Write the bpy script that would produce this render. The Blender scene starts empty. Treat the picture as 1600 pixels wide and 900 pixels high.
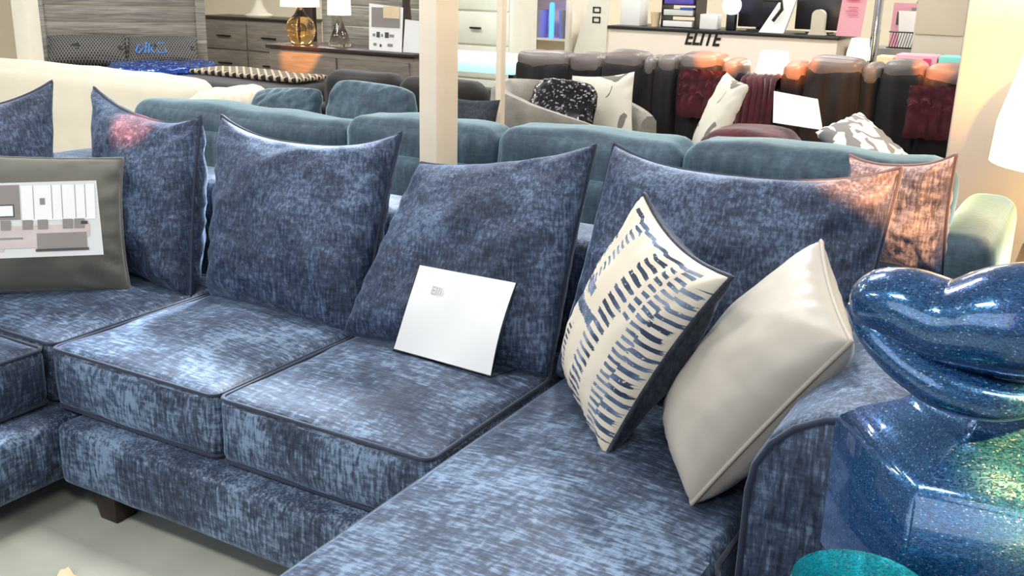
import bpy, bmesh, math, random
from mathutils import Vector, Matrix, noise
random.seed(7)
SC = bpy.context.scene
COL = SC.collection
V = Vector

# ------------------------------------------------------------------ camera
def make_camera():
    f, th, ro, ya = 1595.0, 0.3001, -0.0235, -0.5183
    ct, st = math.cos(th), math.sin(th)
    fw = V((math.sin(ya)*ct, math.cos(ya)*ct, -st))
    rt = V((math.cos(ya), -math.sin(ya), 0))
    dn = fw.cross(rt)
    c, s = math.cos(ro), math.sin(ro)
    r2 = c*rt + s*dn
    d2 = -s*rt + c*dn
    cam = bpy.data.cameras.new('camera')
    o = bpy.data.objects.new('camera', cam); COL.objects.link(o)
    m = Matrix((r2, -d2, -fw)).transposed().to_4x4()
    m.translation = V((0, 0, 1.60))
    o.matrix_world = m
    cam.sensor_fit = 'HORIZONTAL'; cam.sensor_width = 36.0
    cam.lens = f/1600.0*36.0
    cam.clip_start = 0.05
    SC.camera = o
make_camera()

# ------------------------------------------------------------------ world, lights, exposure
SC.view_settings.view_transform = 'Standard'
SC.view_settings.look = 'None'
SC.view_settings.gamma = 1.0
SC.view_settings.use_curve_mapping = False
SC.view_settings.exposure = 0.30
w = bpy.data.worlds.new('world'); SC.world = w; w.use_nodes = True
w.node_tree.nodes['Background'].inputs[0].default_value = (0.90, 0.95, 1.0, 1)
w.node_tree.nodes['Background'].inputs[1].default_value = 0.30

def area(name, loc, rot, size, size_y, power, color=(1, 1, 1)):
    l = bpy.data.lights.new(name, 'AREA'); l.shape = 'RECTANGLE'
    l.size = size; l.size_y = size_y; l.energy = power; l.color = color
    o = bpy.data.objects.new(name, l); COL.objects.link(o)
    o.location = loc; o.rotation_euler = rot
    return o
def spot(name, loc, target, power, color, ang, blend=0.3, rad=0.03):
    l = bpy.data.lights.new(name, 'SPOT'); l.energy = power; l.color = color
    l.spot_size = math.radians(ang); l.spot_blend = blend; l.shadow_soft_size = rad
    o = bpy.data.objects.new(name, l); COL.objects.link(o)
    o.location = loc
    o.rotation_euler = (V(target)-V(loc)).to_track_quat('-Z', 'Y').to_euler()
    return o
def point(name, loc, power, color, rad=0.04):
    l = bpy.data.lights.new(name, 'POINT'); l.energy = power; l.color = color; l.shadow_soft_size = rad
    o = bpy.data.objects.new(name, l); COL.objects.link(o); o.location = loc
    return o
# rows of ceiling troffers
for i, x in enumerate((-8.4, -5.4, -2.4, 0.6)):
    for j, y in enumerate((-0.5, 2.9, 6.3, 9.4)):
        area('ceiling_light', (x, y, 3.3), (0, 0, 0), 1.2, 0.5, 50, (1.0, 0.985, 0.96))
# added soft cool fill from the front left, not a window
area('cool_fill_light', (-3.4, -2.6, 2.2), (math.radians(68), 0, math.radians(0)), 4.0, 2.0, 60, (0.85, 0.92, 1.0))
# added warm spots that throw the orange and red patches, no track fixtures
WARM = (1.0, 0.27, 0.05)
spot('added_warm_spot', (0.5, 1.2, 2.9), (-0.47, 2.75, 1.15), 3400, (1.0, .33, .10), 10.5, 0.1)
spot('added_warm_spot', (-2.5, 1.0, 3.0), (-3.02, 2.56, 0.99), 2200, (1.0, 0.22, 0.13), 4.6, 0.35)
spot('added_warm_spot', (-1.2, 4.2, 3.0), (-2.15, 6.35, 1.12), 1900, WARM, 6, 0.15)
spot('added_warm_spot', (-0.9, 4.2, 3.0), (-1.66, 6.35, 1.08), 1900, WARM, 4.5, 0.15)
spot('added_warm_spot', (-0.5, 4.4, 3.0), (-0.85, 6.35, 1.15), 1700, WARM, 6, 0.15)
spot('added_warm_spot', (-1.6, 4.2, 2.8), (-1.80, 5.75, 0.95), 260, (1, .45, .12), 9, 0.4)
spot('added_warm_spot', (-4.0, 4.2, 3.0), (-5.35, 6.1, 0.98), 1500, (1, .36, .04), 7, 0.15)
spot('added_warm_spot', (0.9, -0.3, 2.6), (0.05, 1.27, 1.07), 4200, (1, .46, .08), 5.6, 0.5)  # added for the gold glow on the sculpture's pedestal
spot('added_cool_spot', (-3.2, 4.6, 3.0), (-2.25, 2.1, 0.5), 1800, (.80, .90, 1), 24, 0.9, .2)  # added cool light from behind to brighten the left seat
spot('added_cool_spot', (-1.9, 4.9, 3.1), (-1.0, 1.5, 0.5), 420, (.80, .90, 1), 30, 0.9, .2)  # added too, grazes the chaise; stands for no ceiling fixture
spot('added_warm_spot', (0.4, 2.6, 3.1), (-0.42, 4.9, 1.55), 800, (1, .42, .06), 22, 0.7)  # added to give the column its warm lamp glow

# ------------------------------------------------------------------ node helpers
class NT:
    def __init__(s, name):
        s.m = bpy.data.materials.new(name); s.m.use_nodes = True
        s.t = s.m.node_tree; s.n = s.t.nodes; s.l = s.t.links
        s.b = s.n['Principled BSDF']
    def new(s, ty, **kw):
        n = s.n.new(ty)
        for k, v in kw.items():
            if k.startswith('i_'): n.inputs[k[2:].replace('_', ' ')].default_value = v
            else: setattr(n, k, v)
        return n
    def set(s, node, key, val):
        if isinstance(val, bpy.types.NodeSocket): s.l.new(val, node.inputs[key])
        else: node.inputs[key].default_value = val
    def math(s, op, a, b=0.0, c=0.0, clamp=False):
        n = s.n.new('ShaderNodeMath'); n.operation = op; n.use_clamp = clamp
        for i, v in enumerate((a, b, c)): s.set(n, i, v)
        return n.outputs[0]
    def coord(s, kind='Object', scale=(1, 1, 1), rot=(0, 0, 0)):
        c = s.new('ShaderNodeTexCoord'); mp = s.new('ShaderNodeMapping')
        s.l.new(c.outputs[kind], mp.inputs['Vector'])
        mp.inputs['Scale'].default_value = scale; mp.inputs['Rotation'].default_value = rot
        return mp.outputs[0]
    def noise(s, vec, scale, detail=3, rough=.55, dist=0):
        n = s.new('ShaderNodeTexNoise'); s.l.new(vec, n.inputs['Vector'])
        n.inputs['Scale'].default_value = scale; n.inputs['Detail'].default_value = detail
        n.inputs['Roughness'].default_value = rough; n.inputs['Distortion'].default_value = dist
        return n.outputs['Fac']
    def ramp(s, fac, stops, interp='LINEAR'):
        r = s.new('ShaderNodeValToRGB'); s.l.new(fac, r.inputs[0]); cr = r.color_ramp
        cr.interpolation = interp
        while len(cr.elements) < len(stops): cr.elements.new(0.5)
        for e, (p, c) in zip(cr.elements, stops):
            e.position = p; e.color = (c[0], c[1], c[2], 1) if not isinstance(c, (int, float)) else (c, c, c, 1)
        return r.outputs[0]
    def mix(s, fac, a, b):
        n = s.new('ShaderNodeMix', data_type='RGBA')
        s.set(n, 0, fac)
        for k, v in ((6, a), (7, b)):
            if isinstance(v, bpy.types.NodeSocket): s.l.new(v, n.inputs[k])
            else: n.inputs[k].default_value = (v[0], v[1], v[2], 1)
        return n.outputs[2]
    def bump(s, h, strength, dist=0.01):
        b = s.new('ShaderNodeBump'); s.l.new(h, b.inputs['Height'])
        b.inputs['Strength'].default_value = strength; b.inputs['Distance'].default_value = dist
        s.l.new(b.outputs[0], s.b.inputs['Normal'])
    def base(s, c):
        if isinstance(c, bpy.types.NodeSocket): s.l.new(c, s.b.inputs['Base Color'])
        else: s.b.inputs['Base Color'].default_value = (c[0], c[1], c[2], 1)

def srgb(h):
    h = h.lstrip('#'); r = []
    for i in (0, 2, 4):
        v = int(h[i:i+2], 16)/255
        r.append(v/12.92 if v <= .04045 else ((v+.055)/1.055)**2.4)
    return tuple(r)

def plain(name, col, rough=.5, metal=0, var=.12, scale=6, sheen=0, bump=0, bscale=200, spec=.5, stretch=(1, 1, 1)):
    n = NT(name); c = srgb(col) if isinstance(col, str) else col
    vec = n.coord('Object', stretch)
    a = tuple(max(0, x*(1-var)) for x in c); b = tuple(min(1, x*(1+var)) for x in c)
    n.base(n.ramp(n.noise(vec, scale), [(.3, a), (.7, b)]))
    n.b.inputs['Roughness'].default_value = rough; n.b.inputs['Metallic'].default_value = metal
    n.b.inputs['Specular IOR Level'].default_value = spec
    if sheen:
        n.b.inputs['Sheen Weight'].default_value = sheen; n.b.inputs['Sheen Roughness'].default_value = .4
    if bump: n.bump(n.noise(vec, bscale, 2), bump, .004)
    return n.m

def chenille(name, dark, light, axis='z', contrast=1.0, sheen=.5, rot=0, fine=1.0, sheen_tint=(.55, .72, 1)):
    """crushed chenille: short streaks of pile running along one axis over broad patches"""
    n = NT(name)
    st = {'z': (125, 125, 20), 'y': (120, 20, 120), 'x': (20, 120, 120), 'yz': (120, 18, 17)}[axis]
    st = tuple(q*fine for q in st)
    v1 = n.coord('Object', st, (0, 0, rot))
    st2 = {'z': (30, 30, 95), 'y': (26, 60, 40), 'x': (60, 26, 40), 'yz': (22, 70, 60)}[axis]
    v2 = n.coord('Object', st2, (0, 0, rot))
    v3 = n.coord('Object', (1, 1, 1), (0, 0, rot))
    s1 = n.noise(v1, 1.0, 3, .6, .3); s2 = n.noise(v2, 1.0, 2, .6); s3 = n.noise(v3, 3.6, 3, .55, .5)
    f = n.math('ADD', n.math('MULTIPLY', s1, .42), n.math('MULTIPLY', s2, .24))
    f = n.math('ADD', f, n.math('MULTIPLY', s3, .34))
    c = 0.078/contrast
    mid = tuple((a*b)**.5 for a, b in zip(dark, light))
    n.base(n.ramp(f, [(.5-1.05*c, dark), (.5+.05*c, mid), (.5+1.25*c, light)]))
    n.b.inputs['Roughness'].default_value = .62
    n.b.inputs['Specular IOR Level'].default_value = .35
    n.b.inputs['Sheen Weight'].default_value = sheen
    n.b.inputs['Sheen Roughness'].default_value = .35
    n.b.inputs['Sheen Tint'].default_value = (*sheen_tint, 1)
    n.bump(f, .45, .006)
    return n.m

# ------------------------------------------------------------------ materials
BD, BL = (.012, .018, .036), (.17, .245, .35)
M = {}
M['blue_top'] = chenille('blue_chenille_seat', BD, BL, 'x', 1.0, .6, rot=.5)
M['blue_front'] = chenille('blue_chenille_front', BD, BL, 'z', 1.05, .55)
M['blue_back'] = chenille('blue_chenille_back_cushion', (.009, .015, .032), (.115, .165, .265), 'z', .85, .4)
M['blue_pipe'] = plain('blue_piping', (.012, .02, .045), .7, sheen=.3)
M['blue_end'] = chenille('blue_chenille_shaded_arm', BD, BL, 'z', .8, .35)
M['teal'] = chenille('teal_velvet', (.018, .036, .054), (.062, .105, .142), 'z', .75, 1.0, fine=.25, sheen_tint=(.6, .9, 1))
M['leg'] = plain('espresso_wood', '#2a1a16', .35)
M['floor'] = None
M['grey_pillow'] = plain('olive_grey_suede', '#5d5c53', .75, var=.2, scale=5, sheen=.5, bump=.2)
M['beige'] = plain('beige_faux_leather', '#aea699', .42, var=.05, scale=4, sheen=.15)
M['beige_pipe'] = plain('beige_piping', '#a89e90', .5, var=.05)
M['navy'] = chenille('navy_pillow_back', (.010, .012, .02), (.04, .05, .07), 'z', 1, .2)
M['card'] = plain('white_card', (.9, .89, .86), .5, var=.02)
M['ink'] = plain('grey_ink', '#b9b8b4', .6)
M['cream_leather'] = plain('cream_leather', '#d8cfbb', .5, var=.04)
M['white_paint'] = plain('white_paint', '#e6e0d2', .5, var=.04)
M['cream_paint'] = plain('cream_paint', '#f0dfc6', .5, var=.04)
M['wall'] = plain('wall_paint', '#e6d9bf', .8, var=.04, scale=1)
M['counter_white'] = plain('counter_panel', '#efe0d2', .45, var=.03, scale=1)
M['black'] = plain('black_laminate', '#141214', .35, var=.1)
M['screen'] = plain('monitor_black', '#29252b', .3, var=.05)
M['charcoal'] = plain('charcoal_fabric', '#191513', .8, var=.25, scale=3, sheen=.2)
M['boucle'] = plain('taupe_boucle', '#8a8378', .9, var=.22, scale=9, sheen=.6, bump=.8, bscale=90)
M['leather'] = plain('grey_brown_leather', '#756b66', .38, var=.15, scale=6, bump=.3, bscale=60)
M['leather_dark'] = plain('dark_leather', '#0d0909', .45, var=.25, scale=5)
M['burgundy'] = plain('burgundy_plush', '#4a0c18', .85, var=.4, scale=12, sheen=.4, bump=.8, bscale=40)
M['silver'] = plain('silver_handle', '#b5b2ad', .25, metal=1)
M['chrome'] = plain('chrome', '#d8dade', .08, metal=1, var=.02)
M['brass'] = plain('gold_metal', '#c99b4a', .25, metal=1)
M['dark_metal'] = plain('dark_pull', '#1d1a18', .4, metal=.5)
M['bedcover'] = plain('dark_bedcover', '#18120f', .8, var=.3, scale=4, sheen=.2)
M['pink'] = plain('pink_paper', '#e6a6b4', .6, var=.04)
M['magenta'] = plain('magenta_print', '#d8407f', .6, var=.05)
M['teal_print'] = plain('turquoise_print', '#7fd0c4', .6, var=.05)
M['purple'] = plain('purple_print', '#5c4cae', .5, var=.2)
M['blue_print'] = plain('blue_print', '#2f58ae', .5, var=.2)
M['cyan_glass'] = plain('pale_cyan_glass', '#a8e6d8', .1, var=.04)
M['beige_cab'] = plain('beige_laminate', '#c9beac', .5, var=.05, scale=2)
M['grey_lilac'] = plain('grey_white_paint', '#c4bbb5', .6, var=.03, scale=1)
M['plastic_grey'] = plain('grey_plastic', '#8f8b86', .5)
M['paper_warm'] = plain('warm_paper', '#e8cfa8', .7)
M['print_grey'] = plain('print_grey', '#8f8780', .5, var=.06)
M['print_light'] = plain('print_light', '#dcdcd6', .4, var=.03)
M['print_pink'] = plain('print_pinkish', '#cfc0bb', .4, var=.08, scale=20)
M['print_dark'] = plain('print_dark', '#4a4644', .5)
M['blue_paint'] = plain('bright_blue_paint', '#2f8be8', .5)
M['tag'] = plain('dark_tag', '#4a3c30', .6)
M['red_wood'] = plain('reddish_wood', '#6c4632', .5, var=.2)

def emis(name, col, strength, base=None):
    n = NT(name); n.base(base or col); n.b.inputs['Emission Color'].default_value = (*col, 1)
    n.b.inputs['Emission Strength'].default_value = strength
    return n.m
M['shade_lit'] = emis('lit_lampshade', (1.0, .74, .34), 2.4, (.9, .8, .6))
M['shade_soft'] = emis('softly_lit_lampshade', (1.0, .86, .62), .55, (.9, .85, .7))
M['neon'] = emis('blue_light_tube', (.02, .09, 1.0), 7.0)
M['ring'] = emis('lit_round_screen', (.55, .66, 1.0), .8)
M['screen_lit'] = emis('lit_teal_display', (.45, .95, .82), .8)

def glass(name, col, rough=.02, alpha=1):
    n = NT(name); n.base(col); n.b.inputs['Transmission Weight'].default_value = 1
    n.b.inputs['Roughness'].default_value = rough; n.b.inputs['IOR'].default_value = 1.45
    return n.m
M['acrylic'] = glass('clear_acrylic', (.96, .98, .98))
M['amber'] = glass('amber_glass', (.95, .55, .2))
M['clear_glass'] = glass('clear_glass', (.95, .9, .8))

def wood_grey():
    n = NT('grey_weathered_planks')
    v = n.coord('Object', (1.2, 1.2, 26)); f = n.noise(v, 1.6, 6, .65, 1.2)
    v2 = n.coord('Object', (1, 1, 1))
    n.base(n.ramp(f, [(.3, srgb('#5d574f')), (.5, srgb('#817b72')), (.72, srgb('#a8a297'))]))
    n.b.inputs['Roughness'].default_value = .6; n.bump(f, .4, .006)
    return n.m
M['plank'] = wood_grey()
def wood_dresser():
    n = NT('taupe_wood'); v = n.coord('Object', (1.5, 1.5, 16)); f = n.noise(v, 2, 5, .6, .8)
    n.base(n.ramp(f, [(.3, srgb('#6b6157')), (.7, srgb('#8d8276'))])); n.b.inputs['Roughness'].default_value = .5
    return n.m
M['taupe'] = wood_dresser()
def floor_mat():
    n = NT('polished_concrete'); v = n.coord('Object'); f = n.noise(v, 1.3, 5, .6, .5)
    n.base(n.ramp(f, [(.3, srgb('#a5a598')), (.55, srgb('#b9bcae')), (.8, srgb('#c6c6ba'))]))
    n.b.inputs['Roughness'].default_value = .28
    return n.m
M['floor'] = floor_mat()

def iridescent(name, deep, hi, hue=0.0, tint=(0.02, .10, .32)):
    """glitter resin: fine crinkled flakes in several colours under a clear glossy coat"""
    n = NT(name); v = n.coord('Object')
    mp = n.coord('Object', (420, 420, 800), (.3, .5, 0))
    vo = n.new('ShaderNodeTexVoronoi'); n.l.new(mp, vo.inputs['Vector']); vo.inputs['Scale'].default_value = 1
    sep = n.new('ShaderNodeSeparateColor'); n.l.new(vo.outputs['Color'], sep.inputs[0])
    flake = n.ramp(sep.outputs[0], [(0, deep), (.7, hi), (.92, (.02, .12, .24)), (.97, (.10, .08, .25)), (1, (.25, .5, .6))])
    broad = n.noise(v, 9, 2, .5, .8)
    n.base(n.mix(n.math('MULTIPLY', broad, .25), flake, tint))
    n.b.inputs['Metallic'].default_value = .55; n.b.inputs['Roughness'].default_value = .22
    n.l.new(n.math('ADD', 470, n.math('MULTIPLY', n.noise(v, 7, 2), 260)), n.b.inputs['Thin Film Thickness']); n.b.inputs['Thin Film IOR'].default_value = 1.6
    n.b.inputs['Coat Weight'].default_value = 1; n.b.inputs['Coat Roughness'].default_value = .05
    n.bump(n.math('ADD', sep.outputs[1], n.noise(v, 140, 2)), .35, .0012)
    return n.m
M['irid'] = iridescent('iridescent_blue_glitter', (.001, .010, .028), (.010, .085, .26))
M['irid_tq'] = iridescent('turquoise_glitter', (.0, .22, .30), (.02, .55, .6), tint=(.1, .6, .65))
def sequin(name, base, hi, scale=130):
    n = NT(name); vo = n.new('ShaderNodeTexVoronoi'); n.l.new(n.coord('Object'), vo.inputs['Vector'])
    vo.inputs['Scale'].default_value = scale
    sep = n.new('ShaderNodeSeparateColor'); n.l.new(vo.outputs['Color'], sep.inputs[0])
    n.base(n.ramp(sep.outputs[0], [(0, base), (.8, base), (.93, hi)]))
    n.b.inputs['Metallic'].default_value = .5; n.b.inputs['Roughness'].default_value = .25
    n.bump(sep.outputs[1], 1, .02)
    return n.m
M['sequin_black'] = sequin('black_sequins', (.010, .008, .010), (.35, .32, .32), 85)
M['sequin_blue'] = sequin('blue_sequins', (.01, .04, .24), (.2, .4, .9), 70)
def lattice(name):
    n = NT(name)
    c = n.new('ShaderNodeTexCoord'); sp = n.new('ShaderNodeSeparateXYZ'); n.l.new(c.outputs['UV'], sp.inputs[0])
    u, v = sp.outputs[0], sp.outputs[1]
    a = n.math('FRACT', n.math('ADD', n.math('MULTIPLY', u, 26), n.math('MULTIPLY', v, 7)))
    b = n.math('FRACT', n.math('SUBTRACT', n.math('MULTIPLY', u, 26), n.math('MULTIPLY', v, 7)))
    la = n.math('LESS_THAN', a, .26); lb = n.math('LESS_THAN', b, .26)
    m = n.math('MAXIMUM', la, lb)
    nz = n.noise(n.coord('UV'), 3, 2)
    m = n.math('MULTIPLY', m, n.math('GREATER_THAN', nz, .36))
    n.base(n.mix(m, (.01, .009, .012), (.16, .145, .13)))
    n.b.inputs['Roughness'].default_value = .75
    return n.m
M['lattice'] = lattice('black_lattice_fabric')
def pleats(name, col, axis_scale=30, lit=.05):
    n = NT(name); wv = n.new('ShaderNodeTexWave'); wv.bands_direction = 'X'
    n.l.new(n.coord('Object'), wv.inputs['Vector']); wv.inputs['Scale'].default_value = axis_scale
    wv.inputs['Distortion'].default_value = 1.2; wv.inputs['Detail'].default_value = 1
    n.base(n.ramp(wv.outputs['Fac'], [(0, tuple(x*.5 for x in col)), (1, col)]))
    n.b.inputs['Roughness'].default_value = .75; n.b.inputs['Sheen Weight'].default_value = lit
    n.bump(wv.outputs['Fac'], 1, .03)
    return n.m
M['pleat_black'] = pleats('black_ribbed_plush', (.010, .006, .006), 2.2)
M['cream_pleat'] = plain('cream_gathered_leather', '#e3d8c2', .55, var=.15, scale=14, stretch=(1.5, 1.5, .2))

def brush_pattern():
    """cream cloth with rows of short navy brush dashes and two broad strokes"""
    n = NT('navy_brush_dash_fabric')
    c = n.new('ShaderNodeTexCoord'); sp = n.new('ShaderNodeSeparateXYZ'); n.l.new(c.outputs['UV'], sp.inputs[0])
    u, v = sp.outputs[0], sp.outputs[1]
    nz = n.noise(n.coord('UV'), 9, 2); nf = n.noise(n.coord('UV', (10, 90, 1)), 1, 3, .7); nb = n.noise(n.coord('UV', (1, 1, 1)), 45, 3, .7)
    wob = n.math('MULTIPLY', n.math('SUBTRACT', nz, .5), .05)
    mask = None; tot = None
    # centre u, half width, dashes per unit v, v start, v end, slope
    for (uc, hw, fr, va, vb, sl) in ((.10, .055, 28, .02, .85, 0.0), (.30, .05, 30, .55, .95, 0), (.62, .075, 22, .05, .93, .02),
                                     (.86, .045, 26, .05, .95, 0), (.945, .05, 20, .06, .9, 0), (.025, .04, 26, .1, .8, 0), (.33, .03, 30, .12, .40, 0), (.76, .035, 24, .62, .93, 0)):
        uu = n.math('ADD', n.math('SUBTRACT', u, uc), wob)
        uu = n.math('ABSOLUTE', uu)
        wv_ = n.math('ADD', hw*.55, n.math('MULTIPLY', nf, hw*.9))
        inb = n.math('LESS_THAN', uu, wv_)
        fr_ = n.math('FRACT', n.math('ADD', n.math('MULTIPLY', v, fr), n.math('MULTIPLY', n.math('SUBTRACT', u, uc), 3)))
        dash = n.math('LESS_THAN', fr_, n.math('ADD', .25, n.math('MULTIPLY', nz, .45)))
        lim = n.math('MULTIPLY', n.math('GREATER_THAN', v, va), n.math('LESS_THAN', v, vb))
        m = n.math('MULTIPLY', n.math('MULTIPLY', inb, dash), lim)
        mask = m if mask is None else n.math('MAXIMUM', mask, m)
    for (vc, hv, ua, ub) in ((.50, .028, .22, .56), (.60, .025, .20, .42), (.965, .008, .1, .9), (.012, .010, .02, .98)):
        d = n.math('ABSOLUTE', n.math('ADD', n.math('SUBTRACT', v, vc), n.math('MULTIPLY', n.math('SUBTRACT', u, .4), .02)))
        m = n.math('MULTIPLY', n.math('LESS_THAN', d, n.math('ADD', hv*.6, n.math('MULTIPLY', nb, hv*.8))),
                   n.math('MULTIPLY', n.math('GREATER_THAN', u, ua), n.math('LESS_THAN', u, ub)))
        mask = n.math('MAXIMUM', mask, m)
    mask = n.math('MULTIPLY', mask, n.math('GREATER_THAN', nb, .36))
    ink = n.ramp(n.noise(n.coord('UV'), 4, 3), [(.40, (.02, .035, .07)), (.5, (.07, .11, .19)), (.64, (.25, .31, .40))])
    n.base(n.mix(mask, srgb('#d6cbb8'), ink))
    n.b.inputs['Roughness'].default_value = .8; n.bump(nb, .15, .002)
    return n.m
M['brush'] = brush_pattern()
def mono_pattern(name, a, b, sc=3.2, thr=.5):
    n = NT(name); f = n.noise(n.coord('UV'), sc, 1, .4, 1.0)
    n.base(n.ramp(f, [(0, a), (thr-.02, a), (thr, b)], 'CONSTANT')); n.b.inputs['Roughness'].default_value = .7
    return n.m
M['leafprint'] = mono_pattern('grey_white_leaf_print', srgb('#6f7476'), srgb('#dfe3e0'), 4.5, .46)
M['palmprint'] = mono_pattern('white_cushion_with_grey_print', srgb('#77746c'), srgb('#d8d2c2'), 3.6, .35)
def runner_mat():
    n = NT('dark_runner_fabric'); c = n.new('ShaderNodeTexCoord'); sp = n.new('ShaderNodeSeparateXYZ'); n.l.new(c.outputs['Object'], sp.inputs[0])
    a = n.math('FRACT', n.math('MULTIPLY', n.math('ADD', sp.outputs[0], sp.outputs[1]), 14))
    b = n.math('FRACT', n.math('MULTIPLY', n.math('SUBTRACT', sp.outputs[0], sp.outputs[1]), 14))
    m = n.math('MAXIMUM', n.math('LESS_THAN', a, .3), n.math('LESS_THAN', b, .3))
    n.base(n.mix(m, (.012, .010, .010), (.50, .40, .28))); n.b.inputs['Roughness'].default_value = .8
    return n.m
M['runner'] = runner_mat()

# ------------------------------------------------------------------ mesh helpers
WLOC = {}
def link(name, bm, mats, parent=None, loc=None, smooth=True):
    """bm holds world coordinates; the object's origin goes to its root's place"""
    if isinstance(mats, str): mats = [mats]
    if parent is not None: o0 = WLOC[parent.name]
    elif loc is not None: o0 = V(loc)
    else:
        xs = [v.co for v in bm.verts]
        o0 = V(((min(p.x for p in xs)+max(p.x for p in xs))/2, (min(p.y for p in xs)+max(p.y for p in xs))/2, min(p.z for p in xs)))
    bmesh.ops.translate(bm, verts=bm.verts, vec=-o0)
    bmesh.ops.recalc_face_normals(bm, faces=bm.faces)
    me = bpy.data.meshes.new(name); bm.to_mesh(me); bm.free()
    for m in mats: me.materials.append(M[m])
    if smooth:
        me.polygons.foreach_set('use_smooth', [True]*len(me.polygons))
        me.set_sharp_from_angle(angle=math.radians(48))
    o = bpy.data.objects.new(name, me); COL.objects.link(o)
    if parent is not None: o.parent = parent
    else: o.location = o0
    WLOC[o.name] = o0
    return o
def thing(name, label, cat, loc, group=None):
    o = bpy.data.objects.new(name, None); COL.objects.link(o); o.location = loc
    o.empty_display_size = .1
    WLOC[o.name] = V(loc); tag(o, label, cat, group); return o
def tag(o, label, cat, group=None, kind=None):
    o['label'] = label; o['category'] = cat
    if group: o['group'] = group
    if kind: o['kind'] = kind
    return o
def structure(o): o['kind'] = 'structure'; return o

def box_into(bm, x0, x1, y0, y1, z0, z1, bev=0, mat=0, mtx=None, seg=2):
    r = bmesh.ops.create_cube(bm, size=1)
    vs = r['verts']
    for v in vs:
        v.co = V(((x0+x1)/2+v.co.x*(x1-x0), (y0+y1)/2+v.co.y*(y1-y0), (z0+z1)/2+v.co.z*(z1-z0)))
    fs = set(f for v in vs for f in v.link_faces)
    for f in fs: f.material_index = mat
    if bev:
        es = list(set(e for v in vs for e in v.link_edges))
        g = bmesh.ops.bevel(bm, geom=es, offset=bev, segments=seg, affect='EDGES', profile=.5)
        vs = list(set(v for f in g['faces'] for v in f.verts) | set(v for v in vs if v.is_valid))
        for f in set(f for v in vs for f in v.link_faces): f.material_index = mat
    if mtx is not None: bmesh.ops.transform(bm, matrix=mtx, verts=vs)
    return vs
def box(*a, **k):
    bm = bmesh.new(); box_into(bm, *a, **k); return bm
def rotz(cx, cy, a):
    return Matrix.Translation((cx, cy, 0)) @ Matrix.Rotation(a, 4, 'Z') @ Matrix.Translation((-cx, -cy, 0))

def rbox(x0, x1, y0, y1, z0, z1, r=.04, n=14, crown=0, bulge=0, wr=0, seed=0, mtx=None, taper=0, pw=1.7, freq=5):
    """soft upholstered block"""
    bm = bmesh.new(); bmesh.ops.create_cube(bm, size=2)
    bmesh.ops.subdivide_edges(bm, edges=bm.edges[:], cuts=n-1, use_grid_fill=True)
    h = V(((x1-x0)/2, (y1-y0)/2, (z1-z0)/2)); c = V(((x0+x1)/2, (y0+y1)/2, (z0+z1)/2))
    rr = min(r, h.x, h.y, h.z)
    for v in bm.verts:
        p = V([math.copysign(1-(1-min(1, abs(t)))**pw, t) for t in v.co])
        q = V([p[i]*h[i] for i in range(3)])
        inn = V([max(-(h[i]-rr), min(h[i]-rr, q[i])) for i in range(3)])
        d = q-inn
        if d.length > 1e-7: q = inn+d.normalized()*rr
        px, py, pz = p
        if crown and pz > 0: q.z += crown*(1-px*px)*(1-py*py)*pz
        if bulge:
            q.y += bulge*math.copysign(1, py)*abs(py)**3*(1-px*px)*(1-pz*pz)
            q.x += bulge*math.copysign(1, px)*abs(px)**3*(1-py*py)*(1-pz*pz)
        if taper:
            q.x *= 1-taper*(1-pz)/2; 
        if wr:
            dd = d.normalized() if d.length > 1e-7 else V((0, 0, 0))
            q += dd*wr*noise.noise((q+c)*freq+V((seed, seed*2, 0)))
        v.co = q+c
    if mtx is not None: bmesh.ops.transform(bm, matrix=mtx, verts=bm.verts)
    return bm

def tube_into(bm, pts, rad, closed=False, seg=8, mat=0, flat=None):
    pts = [V(p) for p in pts]; n = len(pts)
    rads = rad if isinstance(rad, (list, tuple)) else [rad]*n
    rings = []; up = None
    for i, p in enumerate(pts):
        a = pts[i-1] if (i > 0 or closed) else p
        b = pts[(i+1) % n] if (i < n-1 or closed) else p
        t = (b-a)
        t = t.normalized() if t.length > 1e-9 else V((0, 0, 1))
        if up is None:
            up = t.cross(V((0, 0, 1)))
            if up.length < .1: up = t.cross(V((1, 0, 0)))
            up.normalize()
        up = (up-t*up.dot(t)).normalized()
        w_ = t.cross(up)
        fx, fy = flat if flat else (1, 1)
        rings.append([bm.verts.new(p+(up*math.cos(2*math.pi*k/seg)*fx+w_*math.sin(2*math.pi*k/seg)*fy)*rads[i]) for k in range(seg)])
    m = n if closed else n-1
    for i in range(m):
        A, B = rings[i], rings[(i+1) % n]
        for k in range(seg):
            f = bm.faces.new((A[k], A[(k+1) % seg], B[(k+1) % seg], B[k])); f.material_index = mat
    if not closed:
        for R_ in (rings[0], rings[-1]):
            f = bm.faces.new(R_); f.material_index = mat
def tube(*a, **k):
    bm = bmesh.new(); tube_into(bm, *a, **k); return bm

def lathe(cx, cy, prof, seg=28):
    bm = bmesh.new(); rings = []
    for r, z in prof:
        rings.append([bm.verts.new((cx+max(r, 1e-4)*math.cos(2*math.pi*k/seg), cy+max(r, 1e-4)*math.sin(2*math.pi*k/seg), z)) for k in range(seg)])
    for A, B in zip(rings, rings[1:]):
        for k in range(seg): bm.faces.new((A[k], A[(k+1) % seg], B[(k+1) % seg], B[k]))
    bm.faces.new(rings[0]); bm.faces.new(rings[-1])
    return bm

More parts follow.
